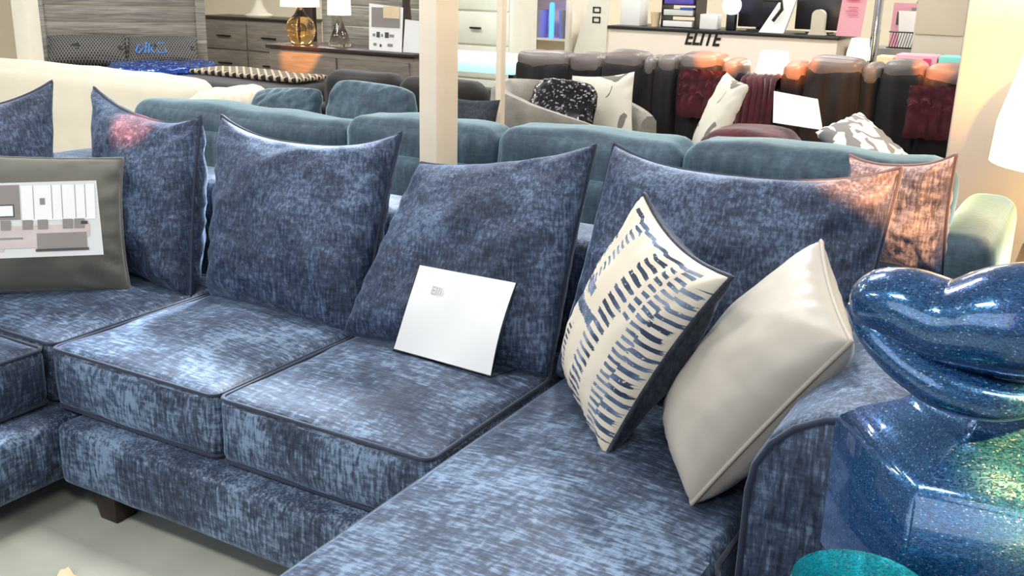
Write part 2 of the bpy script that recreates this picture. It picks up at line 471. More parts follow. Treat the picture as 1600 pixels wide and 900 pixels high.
def rrect(x0, x1, y0, y1, z, r=.03, n=5, per=8):
    pts = []
    cs = ((x1-r, y1-r, 0), (x0+r, y1-r, 90), (x0+r, y0+r, 180), (x1-r, y0+r, 270))
    for ci, (cx, cy, a0) in enumerate(cs):
        for k in range(n+1):
            a = math.radians(a0+90*k/n); pts.append((cx+r*math.cos(a), cy+r*math.sin(a), z))
        nx, ny, na = cs[(ci+1) % 4]; a = math.radians(na)
        q0 = V(pts[-1]); q1 = V((nx+r*math.cos(a), ny+r*math.sin(a), z))
        for k in range(1, per): pts.append(tuple(q0.lerp(q1, k/per)))
    return pts

def pillow(corners, thick, n=26, pinch=.09, wr=.010, seed=0, low=.25, flatback=.0, round_=.0, crease=.012, pipe=.006, power=.5, two=False, top=0.0):
    """corners BL, BR, TR, TL seen from the front. returns (bmesh, border path). faces: mat 0 front, 1 back when two"""
    BL_, BR_, TR_, TL_ = [V(c) for c in corners]
    nrm = ((BR_-BL_).cross(TL_-BL_)).normalized()
    bm = bmesh.new(); uvl = bm.loops.layers.uv.new('UVMap')
    def pos(s, t, side):
        # s,t in -1..1
        ks = 1-pinch*(1-t*t)*abs(s)**2; kt = 1-pinch*(1-s*s)*abs(t)**2-(top*(1-abs(s)**3.2)*t**3 if t > 0 else 0)
        rc = 1-round_*(abs(s)*abs(t))**4
        ss, tt = s*ks*rc, t*kt*rc
        u, v = (ss+1)/2, (tt+1)/2
        p = BL_*(1-u)*(1-v)+BR_*u*(1-v)+TR_*u*v+TL_*(1-u)*v
        prof = ((1-s*s)*(1-t*t))
        prof = max(0, prof)**power
        hgt = thick*.5*prof*(1+low*(-t)*.8)
        # creases running in from the corners and the seams
        edge = (1-max(abs(s), abs(t)))
        ang = math.atan2(t, s)
        cr = crease*math.sin(ang*22+seed*3+4*noise.noise(V((s*2, t*2, seed))))*math.exp(-edge*6)*min(1, edge*14)
        hgt += cr
        q = V((s*2.1+seed*5, t*2.1, side*3))
        w_ = wr*(noise.noise(q)+.5*noise.noise(q*2.7))*min(1, edge*5)
        if side < 0: hgt *= (1-flatback)
        return p+nrm*side*(hgt)+nrm*w_*1.0
    def rm(i):
        x = 2*i/n-1
        return math.copysign(1-(1-abs(x))**1.35, x)
    F = {}; B = {}
    for i in range(n+1):
        for j in range(n+1):
            s, t = rm(i), rm(j)
            edge = i in (0, n) or j in (0, n)
            F[i, j] = bm.verts.new(pos(s, t, 1))
            B[i, j] = F[i, j] if edge else bm.verts.new(pos(s, t, -1))
    def face(vs, ij, mi):
        try: f = bm.faces.new(vs)
        except ValueError: return
        f.material_index = mi
        for l, (i, j) in zip(f.loops, ij): l[uvl].uv = ((rm(i)+1)/2, (rm(j)+1)/2)
    for i in range(n):
        for j in range(n):
            ij = [(i, j), (i+1, j), (i+1, j+1), (i, j+1)]
            face([F[k] for k in ij], ij, 0)
            ij2 = ij[::-1]; face([B[k] for k in ij2], ij2, 1 if two else 0)
    border = [F[i, 0].co.copy() for i in range(n)]+[F[n, j].co.copy() for j in range(n)] + \
             [F[i, n].co.copy() for i in range(n, 0, -1)]+[F[0, j].co.copy() for j in range(n, 0, -1)]
    return bm, border

def frame_quad(bm, O, U, W_, a, b, c, d, off, nrm, mat):
    """flat rectangle a..b along U, c..d along W_, lifted off along nrm"""
    vs = [bm.verts.new(O+U*x+W_*y+nrm*off) for x, y in ((a, c), (b, c), (b, d), (a, d))]
    f = bm.faces.new(vs); f.material_index = mat

def slab(corners, t, mat=0, bm=None):
    """thin solid sheet from 4 corners"""
    bm = bm or bmesh.new(); c = [V(p) for p in corners]
    n = (c[1]-c[0]).cross(c[3]-c[0]).normalized()
    A = [bm.verts.new(p) for p in c]; B = [bm.verts.new(p-n*t) for p in c]
    fs = [bm.faces.new(A), bm.faces.new(B[::-1])]
    for k in range(4): fs.append(bm.faces.new((A[k], B[k], B[(k+1) % 4], A[(k+1) % 4])))
    for f in fs: f.material_index = mat
    return bm

def text_obj(name, body, size, loc, rot, mat, parent, shear=0, sx=1, ext=.004, off=0):
    cu = bpy.data.curves.new(name, 'FONT'); cu.body = body; cu.size = size; cu.shear = shear; cu.extrude = ext; cu.offset = off
    cu.align_x = 'CENTER'; cu.align_y = 'CENTER'
    o = bpy.data.objects.new(name, cu); COL.objects.link(o)
    dg = bpy.context.evaluated_depsgraph_get()
    me = bpy.data.meshes.new_from_object(o.evaluated_get(dg)); bpy.data.objects.remove(o)
    me.transform(Matrix.LocRotScale(V(loc), rot.to_quaternion() if hasattr(rot, 'to_quaternion') else rot, None) @ Matrix.Scale(sx, 4, (1, 0, 0)))
    me.transform(Matrix.Translation(-WLOC[parent.name]))
    me.materials.clear(); me.materials.append(M[mat])
    ob = bpy.data.objects.new(name, me); COL.objects.link(ob); ob.parent = parent; WLOC[ob.name] = WLOC[parent.name]
    return ob

# ------------------------------------------------------------------ the room
structure(link('floor', box(-14, 5, -3, 12, -.1, 0), 'floor', loc=(0, 0, -.1)))
structure(link('wall_back', box(-14, 5, 11.5, 11.7, 0, 3.6), 'wall', loc=(0, 11.6, 0)))
structure(link('wall_left', box(-14.2, -14, -3, 11.7, 0, 3.6), 'wall', loc=(-14.1, 4, 0)))

# column behind the teal sofa on the right, the slim posts
structure(link('trim_1', box(-.575, .25, 4.85, 5.35, 0, 3.3, .01), 'grey_lilac', loc=(-.2, 5.1, 0)))
structure(link('trim_2', box(-2.39, -2.305, 3.40, 3.56, 0, 3.3, .006), 'cream_paint', loc=(-2.35, 3.5, 0)))
structure(link('trim_3', box(-2.80, -2.765, 4.68, 4.73, 0, 3.3, .006), 'cream_paint', loc=(-2.78, 4.7, 0)))
structure(link('trim_4', box(-7.54, -7.36, 5.20, 5.32, 0, 3.3, .01), 'white_paint', loc=(-7.4, 5.3, 0)))

# ------------------------------------------------------------------ blue sectional sofa
sofa = thing('sectional_sofa', 'large blue crushed chenille sectional sofa with loose cushions and a chaise, filling the foreground', 'sofa', (-1.9, 2.2, 0))
def seat(x0, x1, y0, y1, z0=.305, z1=.50, crown=.022, seed=0, bulge=.018, top='blue_top', piped=True):
    bm = rbox(x0, x1, y0, y1, z0, z1, .032, 22, crown, bulge, .006, seed, freq=7)
    for f in bm.faces: pass
    bm.normal_update()
    for f in bm.faces: f.material_index = 0 if f.normal.z > .6 else 1
    o = link('seat_cushion', bm, [top, 'blue_front'], sofa)
    if piped:
        for z in (z1-.007, z0+.008):
            link('piping', tube(rrect(x0+.004, x1-.004, y0+.004, y1-.004, z, .03, 6, 8), .0055, True, 8), 'blue_pipe', o)
    return o
# bases
def base(x0, x1, y0, y1, z0=.10, z1=.30):
    return link('base', rbox(x0, x1, y0, y1, z0, z1, .03, 16, 0, .006, .006, 3, freq=6), 'blue_front', sofa)
base(-2.53, -1.18, 1.725, 2.66)
base(-3.56, -2.535, -.2, 2.66)
base(-1.175, -.50, .55, 2.66)
# seats
seat(-2.615, -1.933, 1.795, 2.60, seed=1)
seat(-1.927, -1.235, 1.795, 2.60, seed=2)
seat(-3.50, -2.625, 1.815, 2.60, seed=4)
seat(-3.50, -2.64, .95, 1.805, seed=5, z1=.49)
seat(-3.50, -2.64, -.15, .943, seed=7, z1=.49)
# chaise cushion: T shape that wraps in front of the arm
def chaise():
    pts = [(-1.222, 2.60), (-1.222, .62), (-.18, .62), (-.18, 1.695), (-.515, 1.76), (-.515, 2.60)]
    bm = bmesh.new()
    # grid fill by sampling a rounded polygon field
    N = 70; x0, x1, y0, y1 = -1.222, -.26, .60, 2.60
    def half(x, y):
        # half-thickness profile from distance to the outline
        d = min(x-x0, y-y0, y1-y)
        if y > 1.70:
            d = min(d, (-.515)-x)
            if x < -.515: pass
        d = min(d, x1-x)
        if x > -.515: d = min(d, 1.70-y)
        return d
    from itertools import product
    G = {}
    xs = [x0+(x1-x0)*i/N for i in range(N+1)]; ys = [y0+(y1-y0)*j/N for j in range(N+1)]
    # snap grid columns/rows to the notch
    xs[min(range(N+1), key=lambda i: abs(xs[i]+.515))] = -.515
    ys[min(range(N+1), key=lambda j: abs(ys[j]-1.70))] = 1.70
    r = .035
    for i, j in product(range(N+1), range(N+1)):
        x, y = xs[i], ys[j]
        d = half(x, y)
        if d < -1e-6: continue
        k = 1 if d >= r else math.sqrt(max(0, 1-((r-d)/r)**2))
        zt = .498-r*(1-k)+.022*min(1, max(0, d)/.3)**.7
        zt += .006*noise.noise(V((x*5, y*5, 2)))*min(1, d/.05)
        G[i, j] = (bm.verts.new((x, y, zt)), bm.verts.new((x, y, .305)))
    fs = []
    for i, j in product(range(N), range(N)):
        q = [(i, j), (i+1, j), (i+1, j+1), (i, j+1)]
        if all(k in G for k in q) and not (xs[i] >= -.5151 and ys[j] >= 1.6999):
            bm.faces.new([G[k][0] for k in q]); bm.faces.new([G[k][1] for k in q][::-1])
    bm.edges.ensure_lookup_table()
    be = [e for e in bm.edges if len(e.link_faces) == 1]
    top2bot = {a: b for a, b in G.values()}
    for e in be:
        a, b = e.verts
        if a in top2bot and b in top2bot:
            try: bm.faces.new((a, b, top2bot[b], top2bot[a]))
            except ValueError: pass
    for v in [v for v in bm.verts if not v.link_faces]: bm.verts.remove(v)
    bmesh.ops.recalc_face_normals(bm, faces=bm.faces)
    for f in bm.faces: f.material_index = 0 if f.normal.z > .5 else 1
    o = link('chaise_cushion', bm, ['blue_top', 'blue_front'], sofa)
    path = [(-.518, 2.5, .478), (-.518, 1.76, .478), (-.50, 1.715, .478), (-.46, 1.697, .478), (-.265, 1.697, .478), (-.262, .62, .478), (-1.218, .604, .478), (-1.220, 1.5, .478), (-1.220, 2.5, .478)]
    link('piping', tube(path, .0055, False, 8), 'blue_pipe', o)
chaise()

def back_cushion(corners, thick, seed, name='back_cushion', mat='blue_back', parent=None, pinch=.075, piped=True, **k):
    bm, bd = pillow(corners, thick, 40, pinch, .020, seed, crease=.009, power=.36, **{**dict(top=.13, round_=.02), **k})
    o = link(name, bm, mat, parent or sofa)
    if piped: link('piping', tube(bd, .006, True, 6), 'blue_pipe', o)
    return o
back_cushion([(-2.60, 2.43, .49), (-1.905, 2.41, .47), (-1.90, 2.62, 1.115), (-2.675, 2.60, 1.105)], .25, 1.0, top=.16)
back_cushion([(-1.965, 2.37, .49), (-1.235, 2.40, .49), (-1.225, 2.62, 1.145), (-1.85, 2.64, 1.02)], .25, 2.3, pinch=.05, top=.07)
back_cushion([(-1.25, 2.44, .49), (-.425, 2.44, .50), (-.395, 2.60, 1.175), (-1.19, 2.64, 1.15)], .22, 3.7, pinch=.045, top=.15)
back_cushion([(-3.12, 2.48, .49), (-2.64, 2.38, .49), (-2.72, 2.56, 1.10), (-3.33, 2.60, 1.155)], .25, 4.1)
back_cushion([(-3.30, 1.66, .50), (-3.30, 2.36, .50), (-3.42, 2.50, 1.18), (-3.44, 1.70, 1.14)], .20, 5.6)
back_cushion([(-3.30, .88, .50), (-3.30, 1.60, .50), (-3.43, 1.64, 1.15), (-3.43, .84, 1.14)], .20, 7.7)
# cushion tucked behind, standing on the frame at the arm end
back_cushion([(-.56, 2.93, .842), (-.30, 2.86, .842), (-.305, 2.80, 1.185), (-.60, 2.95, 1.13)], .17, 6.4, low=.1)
# back frames
link('back_frame', rbox(-3.54, -.06, 2.67, 2.90, .10, .84, .04, 20, .0, 0, .004, 1), 'blue_end', sofa)
link('back_frame', rbox(-3.78, -3.55, -.2, 2.90, .10, .84, .04, 20, 0, 0, .004, 2), 'blue_end', sofa)
# rolled right arm
def arm():
    bm = bmesh.new()
    prof = []
    cx, cz, rx, rz = -.255, .690, .212, .195
    prof.append((-.465, .10)); prof.append((-.47, .40)); prof.append((-.468, .56))
    for k in range(0, 13):
        a = math.pi-math.pi*k/12*1.12; prof.append((cx+rx*math.cos(a), cz+rz*math.sin(a)))
    prof.append((-.06, .40)); prof.append((-.06, .10))
    ys = [1.715, 1.722, 1.745]+[1.745+(2.665-1.745)*k/16 for k in range(1, 17)]
    rings = []
    for yi, y in enumerate(ys):
        s = (.975, .995, 1)[yi] if yi < 3 else 1
        ring = []
        for (x, z) in prof:
            nz = .006*noise.noise(V((x*9, y*6, z*9)))
            ring.append(bm.verts.new((-.26+(x+.26)*s+nz, y, .5+(z-.5)*s+nz)))
        rings.append(ring)
    n = len(prof)
    for A, B in zip(rings, rings[1:]):
        for k in range(n-1): bm.faces.new((A[k], A[k+1], B[k+1], B[k]))
        bm.faces.new((A[n-1], A[0], B[0], B[n-1]))
    bm.faces.new(rings[0]); bm.faces.new(rings[-1])
    o = link('arm', bm, 'blue_end', sofa)
    pth = [(-.26+(x+.26)*.965, 1.716, .5+(z-.5)*.965) for x, z in prof]
    link('piping', tube(pth, .007, False, 8), 'blue_pipe', o)
arm()
def leg(x, y, s=.05, h=.1):
    bm = bmesh.new(); vs = box_into(bm, x-s, x+s, y-s, y+s, 0, h+.01, .004)
    for v in vs:
        if v.co.z < .02: v.co.x = x+(v.co.x-x)*.72; v.co.y = y+(v.co.y-y)*.72
    link('leg', bm, 'leg', sofa)
for x, y in ((-2.38, 1.80), (-1.28, 1.85), (-3.35, -.1), (-3.35, 2.55), (-1.08, .68), (-.60, .68), (-.28, 2.5), (-2.62, -.1)): leg(x, y)

# ------------------------------------------------------------------ things on the sofa
def holder():
    t = thing('sign_holder', 'clear acrylic sign holder with a curling white price card on the blue sofa seat', 'sign', (-1.5, 2.3, .52))
    B0, B1 = V((-1.705, 2.285, .527)), V((-1.352, 2.262, .527)); T0, T1 = V((-1.640, 2.345, .795)), V((-1.300, 2.325, .785))
    T0 = V((-1.655, 2.36, .775)); T1 = V((-1.318, 2.335, .785))
    bm = slab([B0, B1, T1, T0], .003)
    slab([B0+V((0, 0, -.002)), B1+V((0, 0, -.002)), B1+V((.03, .09, -.002)), B0+V((.03, .09, -.002))], .003, bm=bm)
    link('acrylic_stand', bm, 'acrylic', t)
    # the card, curling forward off the sheet at its lower left and right
    bm = bmesh.new(); N = 12; G = {}
    n = (B1-B0).cross(T0-B0).normalized()
    if n.y > 0: n = -n
    for i in range(N+1):
        for j in range(N+1):
            u, v = i/N, j/N
            p = B0.lerp(B1, .02+u*.985).lerp(T0.lerp(T1, u), .01+v*.99)
            p += (B1-B0)*(.05*(v*(1-v))*2*(1-u))
            G[i, j] = p+n*(.004+.022*math.sin(v*math.pi)*abs(u-.5)*1.2)
    A = {k: bm.verts.new(p) for k, p in G.items()}; Bk = {k: bm.verts.new(p-n*.0012) for k, p in G.items()}
    for i in range(N):
        for j in range(N):
            q = [(i, j), (i+1, j), (i+1, j+1), (i, j+1)]
            bm.faces.new([A[k] for k in q]); bm.faces.new([Bk[k] for k in q][::-1])
    c = link('price_card', bm, 'card', t)
    # faint handwriting near the top left
    X = (T1-T0).normalized(); Yv = (T0-B0).normalized(); Z = X.cross(Yv).normalized(); Yv = Z.cross(X)
    rot = Matrix((X, Yv, Z)).transposed()
    text_obj('handwriting', 'Elli', .034, T0+X*.082-Yv*.065+n*.016, rot, 'ink', c, .2, 1, .0002)
holder()

def accent():
    t = thing('patterned_pillow', 'square cream throw pillow with navy brush dashes and dark piping, leaning on the chaise', 'pillow', (-.95, 2.2, .5))
    bm, bd = pillow([(-1.185, 2.41, .535), (-.885, 2.02, .51), (-.632, 2.06, .985), (-.955, 2.33, 1.08)], .23, 34, .13, .008, 1.5, low=.1, crease=.010, power=.45, two=True)
    o = link('cover', bm, ['brush', 'navy'], t)
    link('piping', tube(bd, .006, True, 8), 'navy', t)
    t = thing('beige_pillow', 'smooth beige leather-look throw pillow with piped seam, leaning against the right arm', 'pillow', (-.6, 2.1, .5))
    bm, bd = pillow([(-.815, 2.26, .53), (-.628, 1.905, .515), (-.348, 1.935, .935), (-.50, 2.27, 1.04)], .25, 34, .05, .007, 2.5, low=.1, crease=.004, power=.42)
    o = link('cover', bm, 'beige', t)
    link('piping', tube(bd, .0055, True, 8), 'beige_pipe', t)
    t = thing('grey_pillow', 'olive grey suede throw pillow in the sofa corner behind a photo card', 'pillow', (-3.1, 2.2, .5))
    bm, bd = pillow([(-3.30, 1.84, .52), (-2.835, 2.285, .505), (-2.93, 2.38, .95), (-3.40, 1.95, .985)], .17, 30, .05, .010, 3.5, low=.2, crease=.012, power=.4)
    link('cover', bm, 'grey_pillow', t)
    link('piping', tube(bd, .005, True, 8), 'grey_pillow', t)
    # printed photo card resting on the front of the grey pillow
    t = thing('photo_card', 'laminated photo of a pale living room sofa, propped on the olive grey pillow', 'picture', (-3.0, 2.0, .6))
    O = V((-3.10, 1.735, .70)); R1 = V((-2.68, 2.07, .712))
    U = (R1-O).normalized(); n = V((U.y, -U.x, 0)); W_ = V((-n.x*.20, -n.y*.20, .98)).normalized()
    Wd = (R1-O).length; Hh = .235; L0 = .13
    bm = slab([O+U*L0, O+U*Wd, O+U*(Wd-.012)+W_*Hh, O+U*L0+W_*Hh], .003)
    c = link('laminate', bm, 'print_light', t)
    bm = bmesh.new()
    def R(a, b, c_, d, m, off=.0015): frame_quad(bm, O, U, W_, a, b, c_, d, off, n, m)
    R(.21, .295, .12, .228, 0)             # grey wall
    R(.222, .278, .128, .168, 1, .002); R(.226, .274, .132, .164, 2, .0025)
    R(.30, .52, .115, .225, 2); R(.14, .205, .10, .22, 2)
    R(.14, .24, .02, .105, 3); R(.24, .50, .06, .10, 3); R(.20, .34, .03, .062, 3, .002); R(.34, .49, .025, .075, 0, .002)
    R(.335, .495, .018, .026, 1, .003); R(.14, .30, .058, .064, 0, .0025)
    for x in (.235, .30, .345, .42, .455): R(x, x+.03, .088, .118, 0, .003)
    for x in (.335, .39, .42, .46, .49): R(x, x+.002, .12, .225, 0, .002)
    R(.355, .37, .165, .185, 0, .003); R(.475, .495, .10, .11, 1, .003)
    link('print', bm, ['print_grey', 'print_dark', 'card', 'print_pink'], c, smooth=False)
accent()

# ------------------------------------------------------------------ glitter lips sculpture at the right
def sculpture():
    tb = thing('console_table', 'dark narrow console table at the right edge, carrying the glitter sculpture', 'table', (.1, 1.32, 0))
    link('tabletop', box(-.215, .55, 1.06, 1.62, .735, .765, .006), 'black', tb)
    for x in (-.19, .52):
        for y in (1.09, 1.59): link('leg', box(x-.018, x+.018, y-.018, y+.018, 0, .736, .003), 'dark_metal', tb)
    t = thing('lips_sculpture', 'glossy iridescent blue glitter sculpture of parted lips on a block pedestal', 'sculpture', (-.05, 1.38, .765))
    # block: near corner at left of centre
    P = [V((-.128, 1.24, 0)), V((.20, 1.262, 0)), V((.10, 1.55, 0)), V((-.272, 1.455, 0))]
    bm = bmesh.new()
    lo = [bm.verts.new((p.x, p.y, .765)) for p in P]
    zt = (.992, .990, .985, .982)
    hi = [bm.verts.new((p.x, p.y, z)) for p, z in zip(P, zt)]
    bm.faces.new(lo[::-1])
    for k in range(4): bm.faces.new((lo[k], lo[(k+1) % 4], hi[(k+1) % 4], hi[k]))
    # shoulders rising to the neck
    c = V((-.02, 1.385, 0)); prev = hi
    for s, z in ((.86, 1.012), (.62, 1.045), (.50, 1.09), (.48, 1.15), (.5, 1.20)):
        ring = [bm.verts.new((c.x+(p.x-c.x)*s, c.y+(p.y-c.y)*s, z)) for p in P]
        for k in range(4): bm.faces.new((prev[k], prev[(k+1) % 4], ring[(k+1) % 4], ring[k]))
        prev = ring
    bm.faces.new(prev)
    bmesh.ops.bevel(bm, geom=[e for e in bm.edges], offset=.006, segments=2, affect='EDGES')
    link('pedestal', bm, 'irid', t)
    # upper lip and lower lip as swept full forms
    def lip(name, pts, rad, flat):
        # smooth the control path
        cp = [V(p) for p in pts]; out = []; ro = []
        n = len(cp)
        for i in range(n-1):
            p0, p1, p2, p3 = cp[max(0, i-1)], cp[i], cp[i+1], cp[min(n-1, i+2)]
            r0, r1, r2, r3 = rad[max(0, i-1)], rad[i], rad[i+1], rad[min(n-1, i+2)]
            for k in range(8):
                u = k/8
                f = lambda a, b, c_, d: .5*((2*b)+(c_-a)*u+(2*a-5*b+4*c_-d)*u*u+(-a+3*b-3*c_+d)*u**3)
                out.append(f(p0, p1, p2, p3)); ro.append(max(.004, f(r0, r1, r2, r3)))
        out.append(cp[-1]); ro.append(rad[-1])
        bm = tube(out, ro, False, 24, flat=flat)
        for v in bm.verts: v.co += .0025*V((0, 0, noise.noise(v.co*14)))
        return link(name, bm, 'irid', t)
    # x, y, z along the mouth; left corner first
    lip('upper_lip', [(-.236, 1.31, 1.205), (-.215, 1.300, 1.212), (-.17, 1.285, 1.216), (-.12, 1.275, 1.208), (-.06, 1.27, 1.222), (0, 1.27, 1.232), (.06, 1.275, 1.215), (.12, 1.285, 1.225), (.19, 1.31, 1.20), (.22, 1.33, 1.18)],
        [.010, .038, .048, .054, .068, .070, .062, .055, .03, .008], (1, 1))
    lip('lower_lip', [(-.240, 1.31, 1.200), (-.205, 1.283, 1.182), (-.16, 1.262, 1.154), (-.11, 1.248, 1.136), (-.055, 1.243, 1.133), (-.01, 1.245, 1.143), (.03, 1.25, 1.155)],
        [.010, .024, .027, .029, .026, .017, .006], (1, 1))
    b = tag(link('bowl', lathe(-.155, 1.12, [(.02, .765), (.045, .77), (.066, .80), (.080, .85), (.083, .905), (.080, .918), (.076, .905), (.07, .86), (.05, .80), (.001, .785)]), 'irid_tq'), 'turquoise glitter bowl whose rim shows at the bottom edge before the sculpture', 'bowl')
sculpture()

# ------------------------------------------------------------------ teal sofa behind
teal = thing('sectional_sofa', 'teal velvet sofa seen from behind, standing in a row behind the blue sectional', 'sofa', (-2.4, 4.1, 0))
def tback(x0, x1, z, seed, y=3.72, d=.30, z0=.50):
    link('back_cushion', rbox(x0, x1, y, y+d, z0, z, .085, 24, .012, .02, .020, seed, freq=4), 'teal', teal)
tback(-4.50, -3.075, .905, 1); tback(-3.07, -2.245, .95, 2); tback(-2.245, -1.395, .975, 3); tback(-1.395, -.43, .995, 4)
link('base', rbox(-4.5, -.44, 3.78, 4.60, .08, .42, .05, 14), 'teal', teal)
for a, b in ((-4.45, -3.09), (-3.07, -2.26), (-2.25, -1.41), (-1.39, -.46)):
    link('seat_cushion', rbox(a, b, 3.95, 4.62, .40, .54, .05, 12, .02), 'teal', teal)
link('back_frame', rbox(-4.5, -.44, 3.66, 3.80, .08, .80, .05, 14), 'teal', teal)
link('arm', rbox(-.45, -.235, 3.64, 4.60, .08, .78, .08, 14, .0, .01), 'teal', teal)
back_cushion([(-4.30, 4.28, .52), (-3.72, 4.20, .52), (-3.66, 4.32, .985), (-4.22, 4.42, .93)], .22, 8.2, mat='teal', parent=teal, top=0, pinch=.02, piped=False, round_=.08)
back_cushion([(-3.62, 4.22, .52), (-3.04, 4.22, .52), (-3.06, 4.34, 1.02), (-3.60, 4.34, 1.04)], .24, 9.2, mat='teal', parent=teal, top=0, pinch=.0, piped=False, round_=.10)
bm, bd = pillow([(-3.02, 4.36, .53), (-2.66, 4.40, .53), (-2.66, 4.50, .98), (-3.04, 4.46, .99)], .14, 16, .08, .01, 3.1)
t = thing('navy_pillow', 'navy throw pillow with a white streak, standing on the teal sofa behind the post', 'pillow', (-2.85, 4.4, .53))
o = link('cover', bm, 'navy', t)
link('embroidery', tube([(-2.97, 4.375, .86), (-2.94, 4.355, .87), (-2.90, 4.355, .885), (-2.87, 4.36, .92)], .007, False, 6), 'card', t)

# lamp with its end table on the far right
def lamp(x, y, z, h, r1, r2, sh, basemat, shademat, label, power, color=(1, .72, .35), profile=None, group=None):
    t = thing('table_lamp', label, 'lamp', (x, y, z), group)
    H = h-sh
    prof = profile or [(.075, 0), (.08, .012), (.03, .03), (.022, .06), (.06, H*.35), (.075, H*.5), (.055, H*.75), (.02, H*.9), (.012, H)]
    link('lamp_base', lathe(x, y, [(a, z+b) for a, b in prof]), basemat, t)
    bm = bmesh.new(); seg = 36; rings = []
    for rr, zz in ((r1, z+H-.03), (r1*.93+r2*.07, z+H+.2*sh), ((r1+r2)/2*.985, z+H+.55*sh), (r2, z+h), (r2-.006, z+h), ((r1+r2)/2*.985-.006, z+H+.55*sh), (r1-.006, z+H-.03)):
        rings.append([bm.verts.new((x+rr*math.cos(2*math.pi*k/seg), y+rr*math.sin(2*math.pi*k/seg), zz)) for k in range(seg)])
    for i in range(len(rings)):
        A, B = rings[i], rings[(i+1) % len(rings)]
        for k in range(seg): bm.faces.new((A[k], A[(k+1) % seg], B[(k+1) % seg], B[k]))
    link('lamp_shade', bm, shademat, t)
    if power: point('bulb', (x, y, z+h+.03), power, color)
    return t
et = thing('end_table', 'dark end table with a lit lamp on it, right of the teal sofa', 'table', (.05, 4.3, 0))
link('tabletop', box(-.20, .35, 4.02, 4.56, .56, .59, .006), 'leg', et)
for x in (-.17, .32):
    for y in (4.05, 4.53): link('leg', box(x-.02, x+.02, y-.02, y+.02, 0, .561), 'leg', et)
lamp(-.02, 4.30, .59, .97, .335, .24, .57, 'cream_leather', 'shade_lit', 'big glowing bell-shaped table lamp cut off by the right edge', 45)

# ------------------------------------------------------------------ barrel chair with pillows
def barrel():
    t = thing('barrel_chair', 'taupe boucle barrel chair behind the teal sofa, holding two pillows', 'chair', (-2.66, 5.45, 0))
    cx, cy, R0 = -2.66, 5.40, .46
    bm = bmesh.new(); rings = []
    N = 40
    for k in range(N+1):
        a = math.radians(48+ (312-48)*k/N)   # opening toward +X
        d = abs((math.degrees(a)-180)/132)
        zt = .985-.05*d-.14*d**2.2
        ring = []
        ct, st = math.cos(a), math.sin(a)
        ex = 1.10
        for (r, z) in ((R0*.93, .05), (R0, .2), (R0*1.04, zt-.10), (R0*1.03, zt-.03), (R0*.985, zt), (R0*.90, zt), (R0*.83, zt-.04), (R0*.81, zt-.12), (R0*.80, .40), (R0*.80, .05)):
            nz = .012*noise.noise(V((ct*3, st*3, z*5)))
            ring.append(bm.verts.new((cx+(r+nz)*ct*ex, cy+(r+nz)*st, z)))
        rings.append(ring)
    for A, B in zip(rings, rings[1:]):
        n = len(A)
        for k in range(n): bm.faces.new((A[k], A[(k+1) % n], B[(k+1) % n], B[k]))
    bm.faces.new(rings[0]); bm.faces.new(rings[-1])
    link('shell', bm, 'boucle', t)
    link('seat', lathe(cx+.03, cy, [(.30, .12), (.365, .18), (.365, .44), (.34, .47), (.001, .48)]), 'boucle', t)
    link('plinth', lathe(cx, cy, [(.33, 0), (.35, .06)]), 'dark_metal', t)
    p = thing('sequin_pillow', 'round-cornered black sequin pillow in the taupe barrel chair', 'pillow', (-2.75, 5.3, .5))
    bm, bd = pillow([(-2.90, 5.12, .62), (-2.48, 5.12, .60), (-2.50, 5.36, 1.0), (-2.92, 5.36, 1.02)], .17, 22, .0, .006, 4.4, round_=.16, power=.42)
    link('cover', bm, 'sequin_black', p)
    p = thing('printed_pillow', 'white pillow with grey circle print standing behind the black sequin pillow', 'pillow', (-2.6, 5.6, .5))
    bm, bd = pillow([(-2.84, 5.50, .60), (-2.36, 5.56, .60), (-2.44, 5.68, 1.055), (-2.82, 5.62, 1.01)], .13, 22, .08, .006, 5.4)
    link('cover', bm, 'palmprint', p)
barrel()

# ------------------------------------------------------------------ charcoal sofa
ch = thing('sofa', 'charcoal brown fabric sofa behind the white post, left of the barrel chair', 'sofa', (-3.9, 5.3, 0))
link('base', rbox(-4.55, -3.30, 4.98, 5.6, .0, .42, .05, 12), 'charcoal', ch)
for a, b in ((-4.5, -3.92), (-3.90, -3.30)):
    link('seat_cushion', rbox(a, b, 4.95, 5.4, .40, .56, .06, 12, .02), 'charcoal', ch)
    link('back_cushion', rbox(a, b, 5.28, 5.50, .54, .96, .09, 14, 0, .03, .01, a), 'charcoal', ch)
link('back_frame', rbox(-4.6, -3.28, 5.46, 5.66, .06, .90, .06, 12), 'charcoal', ch)
link('arm', rbox(-4.72, -4.53, 4.95, 5.62, .06, .72, .07, 12), 'charcoal', ch)

